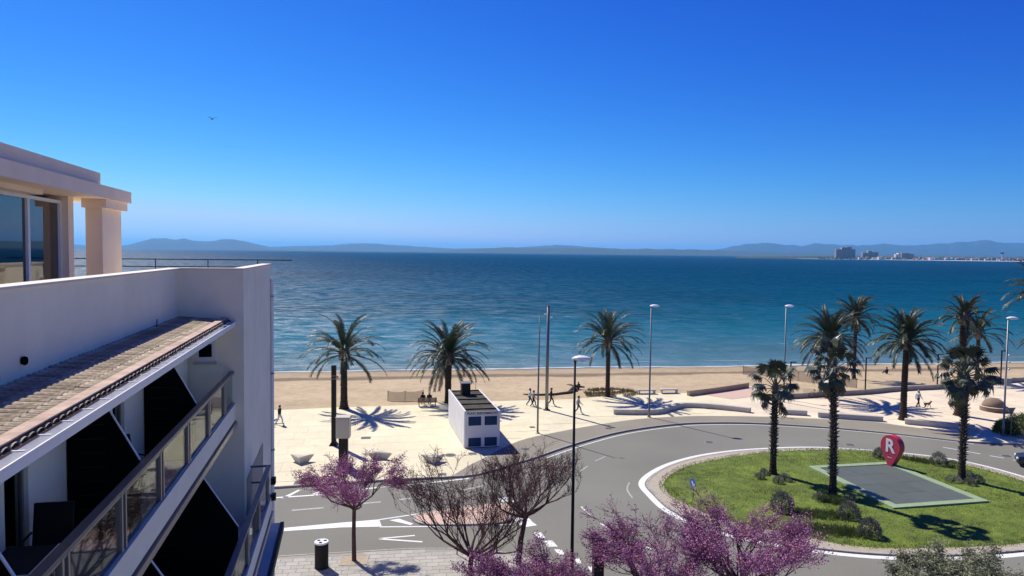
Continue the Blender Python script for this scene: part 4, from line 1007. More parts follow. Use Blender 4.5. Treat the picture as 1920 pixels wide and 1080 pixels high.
def planting(label, a, b_, wd, h, n, mat, seed):
    rng = random.Random(seed); A = gl_(*a); B = gl_(*b_); m = MB()
    for k in range(n):
        t = rng.random(); c = A.lerp(B, t) + Vector((rng.gauss(0,wd), rng.gauss(0,wd), -0.03)); hh = h*rng.uniform(.4,1.2)*(0.5+0.7*abs(math.sin(t*9+seed)))
        v = Vector((rng.uniform(-1,1), rng.uniform(-1,1), 0)).normalized()*0.03; tip = c + Vector((rng.uniform(-.12,.12), rng.uniform(-.12,.12), hh))
        o = len(m.v); m.v += [tuple(c-v), tuple(c+v), tuple(tip)]; m.f.append((o,o+1,o+2)); m.m.append(0)
    o = stuff(m.build('ground_cover', mat)); tag(o, label, 'plants'); return o
planting('low green ground cover in front of the biggest round shrub', (1490,962), (1580,968), 0.38, 0.26, 2600, m_shrubg, 1)
planting('long low strip of ground cover near the island edge', (1495,990), (1615,1000), 0.38, 0.26, 3600, m_shrubg, 2)
planting('scattered low plants along the far edge of the lawn', (1695,860), (1745,868), 0.30, 0.30, 900, m_shrubg, 3)
planting('low plants under the tallest fan palm', (1550,934), (1580,944), 0.35, 0.30, 1200, m_shrubg, 4)
hd = [shrub(l_, g(x,y,PROM_Z), r, h, m_shrubg, 50+i, 4200, 0.10, 'hedge bushes by the yield sign', 'hedge_bush') for i, (x, y, r, h, l_) in enumerate(((1886,812,1.0,1.2,'leafy bush behind the dark litter bin and lamp post'),(1915,815,1.6,1.8,'large leafy bush behind the yield sign'),(1950,812,1.8,2.0,'leafy bush under the tall date palm')))]

# ------------------------------------------------------------------ island: mat and map-pin sign
def mat_panel():
    t = thing('synthetic_mat', 'dark rectangular mat with a pale green border on the lawn', 'mat', (MATQ[0]+MATQ[2])/2)
    c = t.location.copy(); q = [p - c for p in MATQ]
    def lerp2(u, v): return (q[0].lerp(q[1], u)).lerp(q[3].lerp(q[2], u), v)
    def inner(u, v): return lerp2(0.085+0.83*u, 0.06+0.88*v)
    bd = MB(); o = [lerp2(0,0),lerp2(1,0),lerp2(1,1),lerp2(0,1)]; i_ = [inner(0,0),inner(1,0),inner(1,1),inner(0,1)]
    for k in range(4):
        a, b_, c_, d = o[k], o[(k+1)%4], i_[(k+1)%4], i_[k]
        bd.prism([(a.x,a.y),(b_.x,b_.y),(c_.x,c_.y),(d.x,d.y)], -0.06, 0.10)
    bd.build('border', m_matbord, t)
    for r in range(4):
        for k in range(3):
            p = [inner(k/3+0.0012, r/4+0.001), inner((k+1)/3-0.0012, r/4+0.001), inner((k+1)/3-0.0012, (r+1)/4-0.001), inner(k/3+0.0012, (r+1)/4-0.001)]
            MB().prism([(v.x,v.y) for v in p], -0.05, 0.055+0.004*((r+k) % 2)).build('panel', m_mat, t)
mat_panel()
def text_mesh(txt, size, extrude, offset=0.0):
    cu = bpy.data.curves.new('lettering', 'FONT'); cu.body = txt; cu.size = size; cu.extrude = extrude; cu.offset = offset; cu.align_x = 'CENTER'; cu.resolution_u = 4
    o = bpy.data.objects.new('tmp', cu); COL.objects.link(o); dg = bpy.context.evaluated_depsgraph_get()
    me = bpy.data.meshes.new_from_object(o.evaluated_get(dg)); bpy.data.objects.remove(o); return me
def pin_sign():
    t = thing('map_pin_sign', 'red map pin sculpture with a white letter R at the corner of the mat', 'sign', gl_(1672,874), R(-66))
    r = 0.80; zc = 1.50; tip = 0.0; pts = []
    a0 = R(-28)
    for k in range(29):
        a = a0 + (math.pi-2*a0)*k/28; pts.append((math.cos(a)*r, zc+math.sin(a)*r))
    pts += [(-0.36, 0.42), (-0.10, tip), (0.10, tip), (0.36, 0.42)]
    th = 0.52; n = len(pts); b = MB()
    vs = [(p[0], -th/2, p[1]) for p in pts] + [(p[0], th/2, p[1]) for p in pts]
    b.add(vs, [tuple(range(n)), tuple(reversed(range(n,2*n)))] + [(i,n+i,n+(i+1)%n,(i+1)%n) for i in range(n)])
    body = b.build('body', m_red, t)
    me = text_mesh('R', 1.32, 0.012, 0.035); me.materials.append(m_lettr)
    o = link('letter', me, body, (0, -th/2-0.008, 1.08)); o.rotation_euler = (R(90), 0, 0)
    MB().box(-0.17,0.17,-th/2-0.008,-th/2+0.01,0.66,0.70).build('caption_line', m_lettr, body)
    MB().box(-0.11,0.11,-th/2-0.008,-th/2+0.01,0.76,0.80).build('caption_line', m_dark, body)
pin_sign()

# ------------------------------------------------------------------ lamps, masts, signs
def street_lamp(label, base, h, head_dir, seed, lean=(0,0), extra=None, r=0.085):
    t = thing('street_lamp', label, 'street lamp', base, 0, 'tall street lamps')
    MB().tube([(0,0,-0.05),(0,0,0.9),(lean[0]*0.1,lean[1]*0.1,0.95),(lean[0],lean[1],h)], [r*1.25,r*1.2,r,r*0.62], 10).build('pole', m_galv if extra != 'dark' else m_dark, t, smooth=True)
    MB().lathe([(0.20,-0.02),(0.20,0.03),(0.13,0.05),(0.12,0.12)], 10).build('base_plate', m_galv, t)
    hd = link('lamp_head', None, t, (lean[0], lean[1], h), head_dir) if False else None
    b = MB(); L = 0.62
    rings = [(-0.12,0.04,0.03),(-0.02,0.13,0.09),(0.15,0.20,0.14),(0.38,0.20,0.13),(0.55,0.12,0.08),(0.62,0.03,0.02)]
    vs = []; n = 10
    for (x, ry, rz_) in rings:
        for k in range(n):
            a = 6.283*k/n; vs.append((x, math.cos(a)*ry, 0.06+math.sin(a)*rz_*(1.0 if math.sin(a) > 0 else 0.45)))
    b.add(vs, [(i*n+k, i*n+(k+1)%n, (i+1)*n+(k+1)%n, (i+1)*n+k) for i in range(len(rings)-1) for k in range(n)] + [tuple(reversed(range(n))), tuple(range((len(rings)-1)*n, len(rings)*n))])
    hd = b.build('lamp_head', m_lampw, t, (lean[0], lean[1], h), head_dir, smooth=True); hd.scale = (1.25,1.25,1.25)
    MB().lathe([(0.12,-0.012),(0.15,0.0),(0.13,0.012)], 10, (0.28,0)).build('lens', m_alu, hd)
    return t
street_lamp('tall lamp post in front of the blossom trees with a big white head', g(1072,1076,PROM_Z), 10.3, R(-15), 1, extra='dark')
street_lamp('lamp post standing at the kerb end of the curved concrete bench', g(1217,782,PROM_Z), 10.4, R(-20), 2)
street_lamp('lamp post behind the short fan palm near a low black lamp', g(1469,754,PROM_Z), 10.0, R(-20), 3)
l6 = street_lamp('lamp post with a grey box and cameras beside the dark litter bin', g(1881,817,PROM_Z), 10.1, R(-15), 4)
MB().bbox(-0.02,0.42,-0.16,0.16,4.35,5.0,0.03).build('equipment_box', m_beige, l6)
for z_, x_ in ((6.4,0.20),(5.8,0.20),(7.0,0.16)):
    MB().bar((0.05,0,z_),(x_,0,z_),0.015).lathe([(0.07,z_-0.10),(0.09,z_),(0.04,z_+0.08)], 8, (x_+0.05,0)).build('camera', m_lampw, l6)
m2 = thing('twin_arm_mast', 'thin mast with a small twin-armed top beside the thick flat-topped pole', 'mast', g(1008,812,PROM_Z))
MB().tube([(0,0,-0.05),(0,0,3),(0.05,0,10.1)], [0.085,0.075,0.04], 8).build('pole', m_galv, m2, smooth=True)
MB().lathe([(0.17,-0.02),(0.17,0.03),(0.1,0.06)], 10).build('base_plate', m_galv, m2)
for s_, L_ in ((1,0.55),(-1,0.18)): MB().tube([(0.05,0,10.05),(0.05+0.3*L_*s_,0,10.18),(0.05+L_*s_,0,10.16)], 0.02, 5).build('arm', m_galv, m2)
MB().bbox(0.45,0.72,-0.06,0.06,10.12,10.20,0.02).build('lamp_head', m_lampw, m2)
m3_ = thing('flat_topped_pole', 'thick grey flat-topped pole next to the walking pedestrians', 'pole', g(1025,769,PROM_Z))
MB().tube([(0,0,-0.05),(0,0,4),(0.03,0,10.2)], [0.165,0.16,0.13], 12).build('shaft', m_galv, m3_, smooth=True)
MB().lathe([(0.34,-0.02),(0.34,0.06),(0.22,0.12)], 12).build('base_plate', m_dark, m3_)
MB().lathe([(0.15,10.2),(0.15,10.26),(0.03,10.28)], 12, (0.03,0)).build('cap', m_galv, m3_)
MB().bar((0.1,0,9.05),(0.35,0,9.05),0.02).bbox(0.26,0.46,-0.06,0.06,9.0,9.14,0.02).build('floodlight', m_lampw, m3_)
mb_ = thing('black_mast', 'tall square black mast without a lamp in front of a date palm', 'mast', g(626,835,PROM_Z))
MB().bbox(-0.17,0.17,-0.17,0.17,-0.05,6.35,0.02).build('shaft', m_dark, mb_)
MB().add([(-0.34,-0.34,-0.02),(0.34,-0.34,-0.02),(0.34,0.34,-0.02),(-0.34,0.34,-0.02),(-0.18,-0.18,0.28),(0.18,-0.18,0.28),(0.18,0.18,0.28),(-0.18,0.18,0.28)], [(0,1,5,4),(1,2,6,5),(2,3,7,6),(3,0,4,7),(4,5,6,7)]).build('foot', m_dark, mb_)
MB().bbox(0.172,0.36,-0.08,0.08,5.3,5.5,0.02).build('bracket', m_alu, mb_); MB().box(-0.178,0.178,-0.178,0.178,5.28,5.31).box(-0.178,0.178,-0.178,0.178,5.52,5.55).build('strap', m_alu, mb_)
tm = thing('totem_box', 'beige cabinet on a thick black post standing on a concrete plinth', 'totem', g(644,874,PROM_Z), R(4))
MB().bbox(-0.62,0.62,-0.5,0.5,-0.03,0.10,0.02).build('plinth', m_concr, tm)
MB().bbox(-0.31,0.31,-0.25,0.25,0.10,2.30,0.02).build('post', m_dark, tm)
MB().bbox(-0.47,0.47,-0.45,0.45,2.10,3.55,0.04).build('cabinet', m_beige, tm)
MB().box(-0.49,0.49,-0.47,0.47,3.552,3.60).build('lid', m_concr, tm)
MB().box(-0.40,0.40,-0.458,-0.452,2.2,3.45).build('door_panel', m_beige, tm)
def low_lamp(label, base, h=4.0):
    t = thing('low_lamp', label, 'street lamp', base, 0, 'low black promenade lamps')
    MB().bbox(-0.06,0.06,-0.06,0.06,-0.03,h,0.01).build('pole', m_dark, t)
    MB().bbox(-0.06,0.56,-0.13,0.13,h+0.002,h+0.10,0.02).build('lamp_head', m_dark, t)
    MB().box(0.15,0.5,-0.09,0.09,h-0.008,h).build('lens', m_lampw, t)
    MB().box(-0.13,0.13,-0.13,0.13,-0.02,0.03).build('base_plate', m_dark, t)
low_lamp('low black lamp at the start of the long low wall', g(1481,750,PROM_Z))
low_lamp('low black lamp on the low wall behind the seated beachgoer', g(1622,739,PROM_Z))
low_lamp('low black lamp behind the crown of the far fan palm', g(1757,729,PROM_Z))
low_lamp('low black lamp beyond the brown dome', g(1876,720,PROM_Z))
ks = thing('keep_right_sign', 'round blue keep-right sign on a short post on the lawn', 'sign', gl_(1299,937), R(-70))
MB().bar((0,0.02,-0.05),(0,0.02,1.35),0.03,8).build('post', m_galv, ks)
d = MB().lathe([(0.30,0),(0.30,0.02)], 20).build('disc', m_blue, ks, (0,-0.02,1.05)); d.rotation_euler = (R(90),0,0)
MB().add([(0.10,-0.045,0.90),(0.17,-0.045,0.97),(-0.06,-0.045,1.20),(-0.13,-0.045,1.13)], [(0,1,2,3)]).add([(0.22,-0.045,0.83),(0.20,-0.045,1.08),(-0.02,-0.045,0.85)], [(0,1,2)]).build('arrow', m_lettr, ks)
ys = thing('yield_sign', 'triangular yield sign seen from behind next to the dark litter bin', 'sign', g(1895,820,PROM_Z), R(10))
MB().bar((0,0,-0.05),(0,0,2.35),0.03,8).build('post', m_galv, ys)
MB().add([(-0.42,0.04,2.55),(0.42,0.04,2.55),(0,0.04,1.85),(-0.42,0.06,2.55),(0.42,0.06,2.55),(0,0.06,1.85)], [(0,1,2),(3,5,4),(0,2,5,3),(1,4,5,2),(0,3,4,1)]).build('plate', m_galv, ys)
MB().box(-0.2,0.2,0.012,0.038,2.1,2.14).box(-0.2,0.2,0.012,0.038,2.34,2.38).build('bracket', m_galv, ys)
ts = thing('traffic_sign', 'thin sign post with a narrow dark plate behind the low-forking bare tree', 'sign', g(857,1040,PROM_Z), R(80))
MB().bar((0,0,-0.05),(0,0,2.75),0.028,8).build('post', m_dark, ts)
MB().bbox(-0.30,0.30,-0.045,-0.03,1.95,2.75,0.005).build('plate', m_dark, ts)
nb_ = thing('dark_post', 'narrow dark maroon box-shaped post rising among the magenta blossom', 'post', nearloc(1131, 32.2), R(8))
MB().bbox(-0.23,0.23,-0.20,0.20,-0.05,2.65,0.02).build('body', M('maroon_metal', (0.045,0.015,0.022), 0.5, 0.2, 3), nb_)
for k in range(6): MB().box(-0.20,0.20,-0.212,-0.205,0.35+0.36*k,0.60+0.36*k).build('panel', m_dark, nb_)
MB().bbox(-0.26,0.26,-0.23,0.23,2.655,2.72,0.02).build('cap', m_dark, nb_)

# ------------------------------------------------------------------ bins, covers
lb = thing('litter_bin', 'black cylindrical litter bin with a white top pierced by three holes', 'litter bin', g(603,1064,PROM_Z))
MB().lathe([(0.34,-0.01),(0.34,0.05),(0.325,0.06),(0.325,1.22)], 28).build('body', m_dark, lb, smooth=False)
MB().lathe([(0.345,1.221),(0.345,1.28),(0.33,1.30)], 28).build('lid', m_lampw, lb)
for k in range(3):
    a = 0.5+k*2.094; MB().lathe([(0.085,1.301),(0.085,1.306),(0.06,1.304)], 14, (math.cos(a)*0.18, math.sin(a)*0.18)).build('hole', m_black, lb)
db = thing('litter_bin', 'dark litter bin at the foot of the lamp post with cameras', 'litter bin', g(1889,813,PROM_Z))
MB().lathe([(0.30,-0.01),(0.33,0.1),(0.33,0.9),(0.30,1.0)], 14).build('body', m_dark, db); MB().lathe([(0.34,1.002),(0.34,1.05),(0.2,1.1)], 14).build('lid', m_dark, db)
m_cover = M('cast_iron', (0.10,0.095,0.085), 0.7, 0.2, 6, 0.4, 30)
m_coverf = M('cover_frame', (0.26,0.245,0.21), 0.8, 0.15, 6)
def manhole(label, base, r):
    t = thing('manhole_cover', label, 'manhole cover', base, 0)
    MB().lathe([(r*1.25,-0.004),(r*1.25,0.005)], 20).build('frame', m_coverf, t)
    MB().lathe([(r,0.0055),(r,0.012),(r*0.9,0.015)], 20).build('lid', m_cover, t)
    for k in range(3): MB().box(-r*0.7,r*0.7,-0.02+0.16*(k-1),0.02+0.16*(k-1),0.0152,0.020).build('rib', m_cover, t)
manhole('round manhole cover in the roundabout lane above the keep-right sign', g(1330,829), 0.34)
manhole('round manhole cover in the roundabout lane near the map pin sign', g(1594,834), 0.36)
manhole('round manhole cover on the road near the parked car', g(1887,855), 0.36)
manhole('round manhole cover on the footway below the thin twin-armed mast', g(985,842,PROM_Z), 0.36)
manhole('round manhole cover on the footway before the serpentine bench', g(1141,803,PROM_Z), 0.34)
manhole('round manhole cover on the pale paving next to a V-shaped bench', g(844,853,PROM_Z+0.006), 0.36)
def hatch(label, x, y, w_, d_):
    t = thing('access_hatch', label, 'hatch', g(x,y,PROM_Z+0.005), R(9))
    MB().box(-w_/2-0.05,w_/2+0.05,-d_/2-0.05,d_/2+0.05,-0.004,0.006).build('frame', m_coverf, t); MB().box(-w_/2,w_/2,-d_/2,d_/2,0.0065,0.014).build('lid', m_cover, t)
hatch('rectangular hatch in the pale paving behind the cabinet on the black post', 686, 821, 0.7, 0.7)
hatch('rectangular hatch in front of the white kiosk', 886, 850.5, 0.55, 0.5)
hatch('small hatch between the two-window kiosk and the flat-topped pole', 962, 782, 0.4, 0.5)
hatch('small hatch beside the kiosk on the pale paving', 998, 801, 0.4, 0.5)
hatch('rectangular hatch near the kerb in front of the cabinet', 560, 905, 0.5, 0.5)
hatch('rectangular hatch near the kerb behind the low-forking bare tree', 829, 889, 0.5, 0.4)
tp = thing('tree_pit', 'square earth tree pit at the foot of the slim pink flowering tree', 'tree pit', g(664,1050,PROM_Z), R(6))
MB().box(-0.62,0.62,-0.55,0.55,-0.02,0.012).build('soil', M('pit_soil', (0.40,0.32,0.22), 0.95, 0.25, 6, 0.5, 15), tp)
fr_ = MB().box(-0.68,0.68,-0.61,-0.551,-0.02,0.022).box(-0.68,0.68,0.551,0.61,-0.02,0.022).box(-0.68,-0.621,-0.55,0.55,-0.02,0.022).box(0.621,0.68,-0.55,0.55,-0.02,0.022).build('edging', m_kerb, tp)

# ------------------------------------------------------------------ kiosk
def kiosk():
    A = g(841,791,PROM_Z); B = g(871,841,PROM_Z); C = g(940,841,PROM_Z)
    an = math.atan2((B-A).y, (B-A).x) + R(90); L = (B-A).length; W = (C-B).length*0.97
    t = thing('kiosk', 'white box-shaped information kiosk with blue shutters and a dark felt roof', 'kiosk', B + (A-B)*0.5 + Vector((math.cos(an), math.sin(an),0))*W/2, an)
    h = 2.95; x0, x1, y0, y1 = -W/2, W/2, -L/2, L/2
    MB().box(x0,x1,y0,y1,0.06,h-0.25).build('wall', m_kiosk, t)
    MB().box(x0+0.04,x1-0.04,y0+0.04,y1-0.04,-0.03,0.058).build('plinth', m_dark, t)
    # parapet rim and sunken roof
    MB().box(x0-0.03,x0+0.10,y0-0.03,y1+0.03,h-0.249,h).box(x1-0.10,x1+0.03,y0-0.03,y1+0.03,h-0.249,h-0.06).build('parapet', m_kiosk, t)
    rf = MB().box(x0+0.102,x1-0.102,y0-0.02,y1+0.02,h-0.248,h-0.10).build('roof', m_kroof, t)
    for k in range(5):
        yy = y0+0.9+(L-1.4)*k/4; MB().bbox(x0+0.12,x1-0.12,yy-0.06,yy+0.06,h-0.099,h-0.01,0.02).build('roof_rib', m_dark, rf)
    MB().bbox(x0+0.8,x0+1.55,y1-2.6,y1-1.7,h-0.099,h+0.95,0.04).build('roof_unit', m_dark, t)
    MB().box(x0+0.72,x0+1.63,y1-2.68,y1-1.62,h+0.952,h+1.0).build('unit_cover', m_galv, t)
    MB().bar((x1-0.4,y1-0.4,h-0.15),(x1-0.4,y1-0.4,h+0.75),0.02,5).bar((x1-0.55,y1-0.4,h+0.7),(x1-0.25,y1-0.4,h+0.7),0.018,5).build('antenna', m_galv, t)
    n = 7
    for k in range(n):
        a = y0+0.12+(L-0.24)*k/n; MB().box(x0-0.035,x0-0.001,a+0.03,a+(L-0.24)/n-0.03,0.10,h-0.30).build('side_panel', m_kiosk, t)
        MB().box(x1+0.001,x1+0.035,a+0.03,a+(L-0.24)/n-0.03,0.10,h-0.30).build('side_panel', m_kiosk, t)
    for (a, c, z0, z1) in ((-0.40,-0.035,1.78,2.50),(0.06,0.42,1.78,2.50),(-0.40,-0.035,0.12,0.82),(0.06,0.42,0.12,0.82)):
        wf = MB().box(W*a-0.03,W*c+0.03,y0-0.03,y0-0.001,z0-0.04,z1+0.04).build('window', m_metalw, t)
        MB().box(W*a,W*c,y0-0.036,y0-0.031,z0,z1).build('shutter', m_bluegl, wf)
    me = text_mesh('PUNT INFORMACIÓ', 0.27, 0.004, 0.006); me.materials.append(m_ltext)
    MB().box(x0+0.104,x1-0.104,y0-0.045,y0-0.021,2.60,2.90).build('sign_fascia', m_kiosk, t)
    o = link('lettering', me, t, (0.0, y0-0.050, 2.655)); o.rotation_euler = (R(90),0,0)
    MB().box(x1-0.12,x1+0.0,y0-0.05,y0-0.002,0.1,h-0.3).build('corner_post', m_kiosk, t)
kiosk()

# ------------------------------------------------------------------ benches and low walls
def v_bench(label, x, y, rz, w_=1.75):
    t = thing('v_bench', label, 'bench', g(x,y,PROM_Z), rz, 'three angled concrete benches')
    # low boat-shaped block: triangular plan, sides leaning in to a smaller foot
    top = [(-w_/2,0.50),(0,-0.55),(w_/2,0.50),(0.0,0.25)]
    bot = [(-w_/2*0.55,0.30),(0,-0.34),(w_/2*0.55,0.30),(0,0.16)]
    b = MB(); h = 0.50
    vs = [(p[0],p[1],-0.01) for p in bot] + [(p[0],p[1],h) for p in top]
    b.add(vs, [(0,3,2,1),(4,5,6,7)] + [(i,(i+1)%4,4+(i+1)%4,4+i) for i in range(4)])
    b.build('seat_block', m_concr, t)
    MB().add([(p[0]*0.9,p[1]*0.86,h+0.004) for p in top] + [(p[0]*0.86,p[1]*0.82,h+0.03) for p in top], [(4,5,6,7)] + [(i,(i+1)%4,4+(i+1)%4,4+i) for i in range(4)]).build('seat_top', m_concr, t)
v_bench('angled concrete bench with a pointed front, standing alone on the pale paving', 564, 868, R(3))
v_bench('angled concrete bench turned broadside behind the pink flowering tree', 713, 860, R(180+6), 1.8)
v_bench('angled concrete bench with a pointed front, closest to the kiosk', 813, 868, R(8))
def solid_path(name, label, line, wd, h, mat, cat, group=None, seg=None, z=PROM_Z):
    pts = spline(line, k=6) if len(line) > 2 else line
    c = Vector((sum(p[0] for p in pts)/len(pts), sum(p[1] for p in pts)/len(pts), z))
    t = thing(name, label, cat, c, 0, group)
    P = resample(pts, (seg or 2.2)); 
    if (P[-1]-Vector((*pts[-1],0))).length > 0.25: P.append(Vector((*pts[-1],0)))
    fine = [Vector((*p,0)) for p in (spline([(q.x,q.y) for q in P], k=5) if len(P) > 2 else [(q.x,q.y) for q in P])]
    k = 5 if len(P) > 2 else 1
    for i in range(len(P)-1):
        sub = fine[i*k:(i+1)*k+1]; n = len(sub); b = MB(); vs = []
        bv = 0.035
        prof = [(-wd/2+0.03,-0.02),(-wd/2,h-bv),(-wd/2+bv,h),(wd/2-bv,h),(wd/2,h-bv),(wd/2-0.03,-0.02)]
        for j, p in enumerate(sub):
            t_ = (sub[min(j+1,n-1)]-sub[max(j-1,0)]).normalized(); nn = Vector((-t_.y,t_.x,0)); off = t_*(0.008 if j == 0 else (-0.008 if j == n-1 else 0))
            for (o_, z_) in prof: q = p+off+nn*o_-c; vs.append((q.x, q.y, z_))
        m = len(prof)
        b.add(vs, [(j*m+q, (j+1)*m+q, (j+1)*m+(q+1)%m, j*m+(q+1)%m) for j in range(n-1) for q in range(m)] + [tuple(range(m)), tuple(reversed(range((n-1)*m, n*m)))])
        b.build('block', mat, t)
    return t
solid_path('curved_bench', 'long serpentine concrete bench along the footway', px([(1150,776),(1190,776.5),(1228,776),(1250,772),(1266,766),(1290,763.5),(1340,766),(1409,773.5)], PROM_Z), 0.55, 0.47, m_concr, 'bench')
solid_path('straight_bench', 'short straight concrete bench behind the short fan palm', px([(1467,776),(1513,778.5)], PROM_Z), 0.55, 0.47, m_concr, 'bench', seg=9)
solid_path('straight_bench', 'straight concrete bench behind the tallest fan palm', px([(1533,781.5),(1655,789.5)], PROM_Z), 0.55, 0.47, m_concr, 'bench', seg=9)
solid_path('straight_bench', 'straight concrete bench half in the shadow of the thick-trunked date palm', px([(1696,794),(1828,807)], PROM_Z), 0.55, 0.47, m_concr, 'bench', seg=9)
solid_path('tan_wall', 'low tan stone wall between the concrete benches and the beach', px([(1290,742),(1345,735),(1402,726)], PROM_Z), 0.40, 0.55, m_tanwall, 'wall', seg=2.6)
solid_path('low_wall', 'long low concrete wall along the sand behind the bicycle rack', px([(1424,750),(1500,746),(1560,742),(1621,739),(1680,733),(1760,729),(1850,721),(1930,714)], PROM_Z) + [(95,104.4)], 0.45, 0.52, m_wallgr, 'wall', seg=3.0)
def slab_bench(label, x, y, rz):
    t = thing('slab_bench', label, 'bench', g(x,y,PROM_Z), rz, 'pair of open concrete benches')
    MB().bbox(-1.0,1.0,-0.3,0.3,0.36,0.48,0.02).build('seat', m_concr, t)
    for s_ in (-1,1): MB().box(0.86*s_-0.08,0.86*s_+0.08,-0.27,0.27,-0.02,0.359).build('leg', m_concr, t)
    MB().box(-0.779,0.779,-0.25,0.25,-0.02,0.04).build('stretcher', m_concr, t)
slab_bench('open concrete bench nearer the date palm on the weedy sand patch', 1212, 738, R(6))
slab_bench('open concrete bench nearer the low tan wall', 1254, 737, R(8))
wb = thing('wooden_bench', 'brown wooden bench with two people sitting on it by the sand', 'bench', g(801,762,PROM_Z), R(8))
for k in range(4): MB().bbox(-0.95,0.95,-0.24+0.12*k,-0.135+0.12*k,0.42,0.455,0.01).build('seat_slat', m_wood, wb)
for k in range(4): MB().bbox(-0.95,0.95,-0.30,-0.265,0.50+0.11*k,0.59+0.11*k,0.01).build('back_slat', m_wood, wb)
for s_ in (-1,1):
    MB().box(0.8*s_-0.04,0.8*s_+0.04,-0.263,-0.2,-0.02,0.95).build('leg', m_wood, wb); MB().box(0.8*s_-0.04,0.8*s_+0.04,0.15,0.21,-0.02,0.419).build('leg', m_wood, wb)
dm = thing('stone_dome', 'brown stone dome on a round plinth on the promenade', 'dome', g(1863,770,PROM_Z))
MB().lathe([(1.22,-0.02),(1.22,0.42),(1.16,0.48),(1.02,0.48)], 28).build('plinth', m_brown, dm)
MB().lathe([(1.04*math.cos(R(a)), 0.49+0.78*math.sin(R(a))) for a in range(0,91,9)], 28).build('cap', m_brown, dm, smooth=True)
MB().lathe([(1.24,0.425),(1.25,0.45),(1.20,0.485)], 28).build('rim', m_concr, dm)

# ------------------------------------------------------------------ beach nets, driftwood, weeds
def beach_net(label, pxs, h, first_lean=0):
    pts = [gs(*p) for p in pxs]; c = sum(pts, Vector())/len(pts); t = thing('beach_net', label, 'net fence', Vector((c.x,c.y,min(p.z for p in pts))))
    c = t.location
    for p in pts: q = p-c; MB().bar((q.x,q.y,q.z-0.15),(q.x+0.03,q.y,q.z+h+0.08),0.035,6).build('post', m_wood, t)
    for a, b_ in zip(pts, pts[1:]):
        m = MB(); A = a-c; B = b_-c; n = max(4, int((B-A).length/0.11)); nh = 12; d = (B-A)
        for i in range(n+1):
            q = A+d*(i/n); sag = 0.12*math.sin(math.pi*i/n)
            m.tube([(q.x,q.y,q.z+0.04),(q.x,q.y,q.z+h-sag)], 0.020, 3, cap=False)
        for j in range(nh+1):
            m.tube([tuple(A+d*(i/6)+Vector((0,0,0.04+(h-0.04-0.12*math.sin(math.pi*i/6))*j/nh))) for i in range(7)], 0.020, 3, cap=False)
        m.build('netting', m_net, t)
beach_net('short sand net between two date palms, beside the wooden bench', [(727,752),(759,752.5),(793,750)], 1.05)
beach_net('long sand net in front of the slender tall date palm', [(1393,702),(1440,706),(1496,715),(1545,721),(1578,725),(1606,728)], 1.15)
dw = thing('driftwood', 'long dark driftwood log lying on the sand', 'log', gs(1030,741))
c = dw.location
P_ = [gs(*p)-c + Vector((0,0,0.12)) for p in ((981,741),(1010,742.5),(1040,741.5),(1068,738),(1082,733))]
MB().tube(P_, [0.05,0.13,0.15,0.19,0.12], 8).build('trunk', m_drift, dw)
Q_ = [gs(*p)-c for p in ((1066,737),(1078,731),(1096,730))]; MB().tube([Q_[0]+Vector((0,0,.1)), Q_[1]+Vector((0,0,.45)), Q_[2]+Vector((0,0,.25))], [0.14,0.2,0.08], 7).build('branch', m_drift, dw)
Q_ = [gs(*p)-c for p in ((1080,734),(1072,730),(1063,728))]; MB().tube([Q_[0]+Vector((0,0,.3)), Q_[1]+Vector((0,0,.5)), Q_[2]+Vector((0,0,.45))], [0.12,0.1,0.04], 7).build('branch', m_drift, dw)
def weeds(label, pxpoly, n, h, seed, mat):
    rng = random.Random(seed); pts = [gs(*p) for p in pxpoly]; m = MB(); xs = [p.x for p in pts]; ys_ = [p.y for p in pts]; pl = [(p.x,p.y) for p in pts]; k = 0
    while k < n:
        x = rng.uniform(min(xs),max(xs)); y = rng.uniform(min(ys_),max(ys_))
        if not inside((x,y), pl) or NZ.noise((x*0.8,y*0.8,seed)) < -0.1: continue
        z = max(sand_z(x,y), 0.0)+0.02; hh = h*rng.uniform(.3,1.2); v = Vector((rng.uniform(-1,1),rng.uniform(-1,1),0)).normalized()*0.05
        o = len(m.v); m.v += [(x-v.x,y-v.y,z),(x+v.x,y+v.y,z),(x+rng.uniform(-.15,.15),y+rng.uniform(-.15,.15),z+hh)]; m.f.append((o,o+1,o+2)); m.m.append(0); k += 1
    tag(stuff(m.build('dune_plants', mat)), label, 'plants')
weeds('sparse dune plants round the foot of the date palm by the driftwood', [(1092,736),(1140,733),(1196,737),(1200,745),(1150,748),(1100,746)], 2200, 0.30, 3, leafmat('dune_leaf', (0.20,0.17,0.075), (0.34,0.29,0.15), 0.6, 0.1, 0.2))

# ------------------------------------------------------------------ people and animals (one skinned body each)
def skin_body(name, J, edges, rad, parent, mats, region, sub=1):
    names = list(J); idx = {k: i for i, k in enumerate(names)}
    me = bpy.data.meshes.new(name); me.from_pydata([J[k] for k in names], [(idx[a], idx[b]) for a, b in edges], [])
    o = bpy.data.objects.new('tmp', me); COL.objects.link(o)
    o.modifiers.new('s', 'SKIN'); sv = me.skin_vertices[0].data
    for i, k in enumerate(names):
        r = rad[k]; sv[i].radius = r if isinstance(r, tuple) else (r, r); sv[i].use_root = (i == 0)
    sb = o.modifiers.new('u', 'SUBSURF'); sb.levels = sub
    dg = bpy.context.evaluated_depsgraph_get(); out = bpy.data.meshes.new_from_object(o.evaluated_get(dg)); bpy.data.objects.remove(o)
    for m in mats: out.materials.append(m)
    # clothing by nearest bone
    bones = [(Vector(J[a]), Vector(J[b]), region(a, b)) for a, b in edges]
    for p in out.polygons:
        c = p.center; best = min(bones, key=lambda q: _segd(c, q[0], q[1])); p.material_index = best[2]; p.use_smooth = True
    return link(name, out, parent)
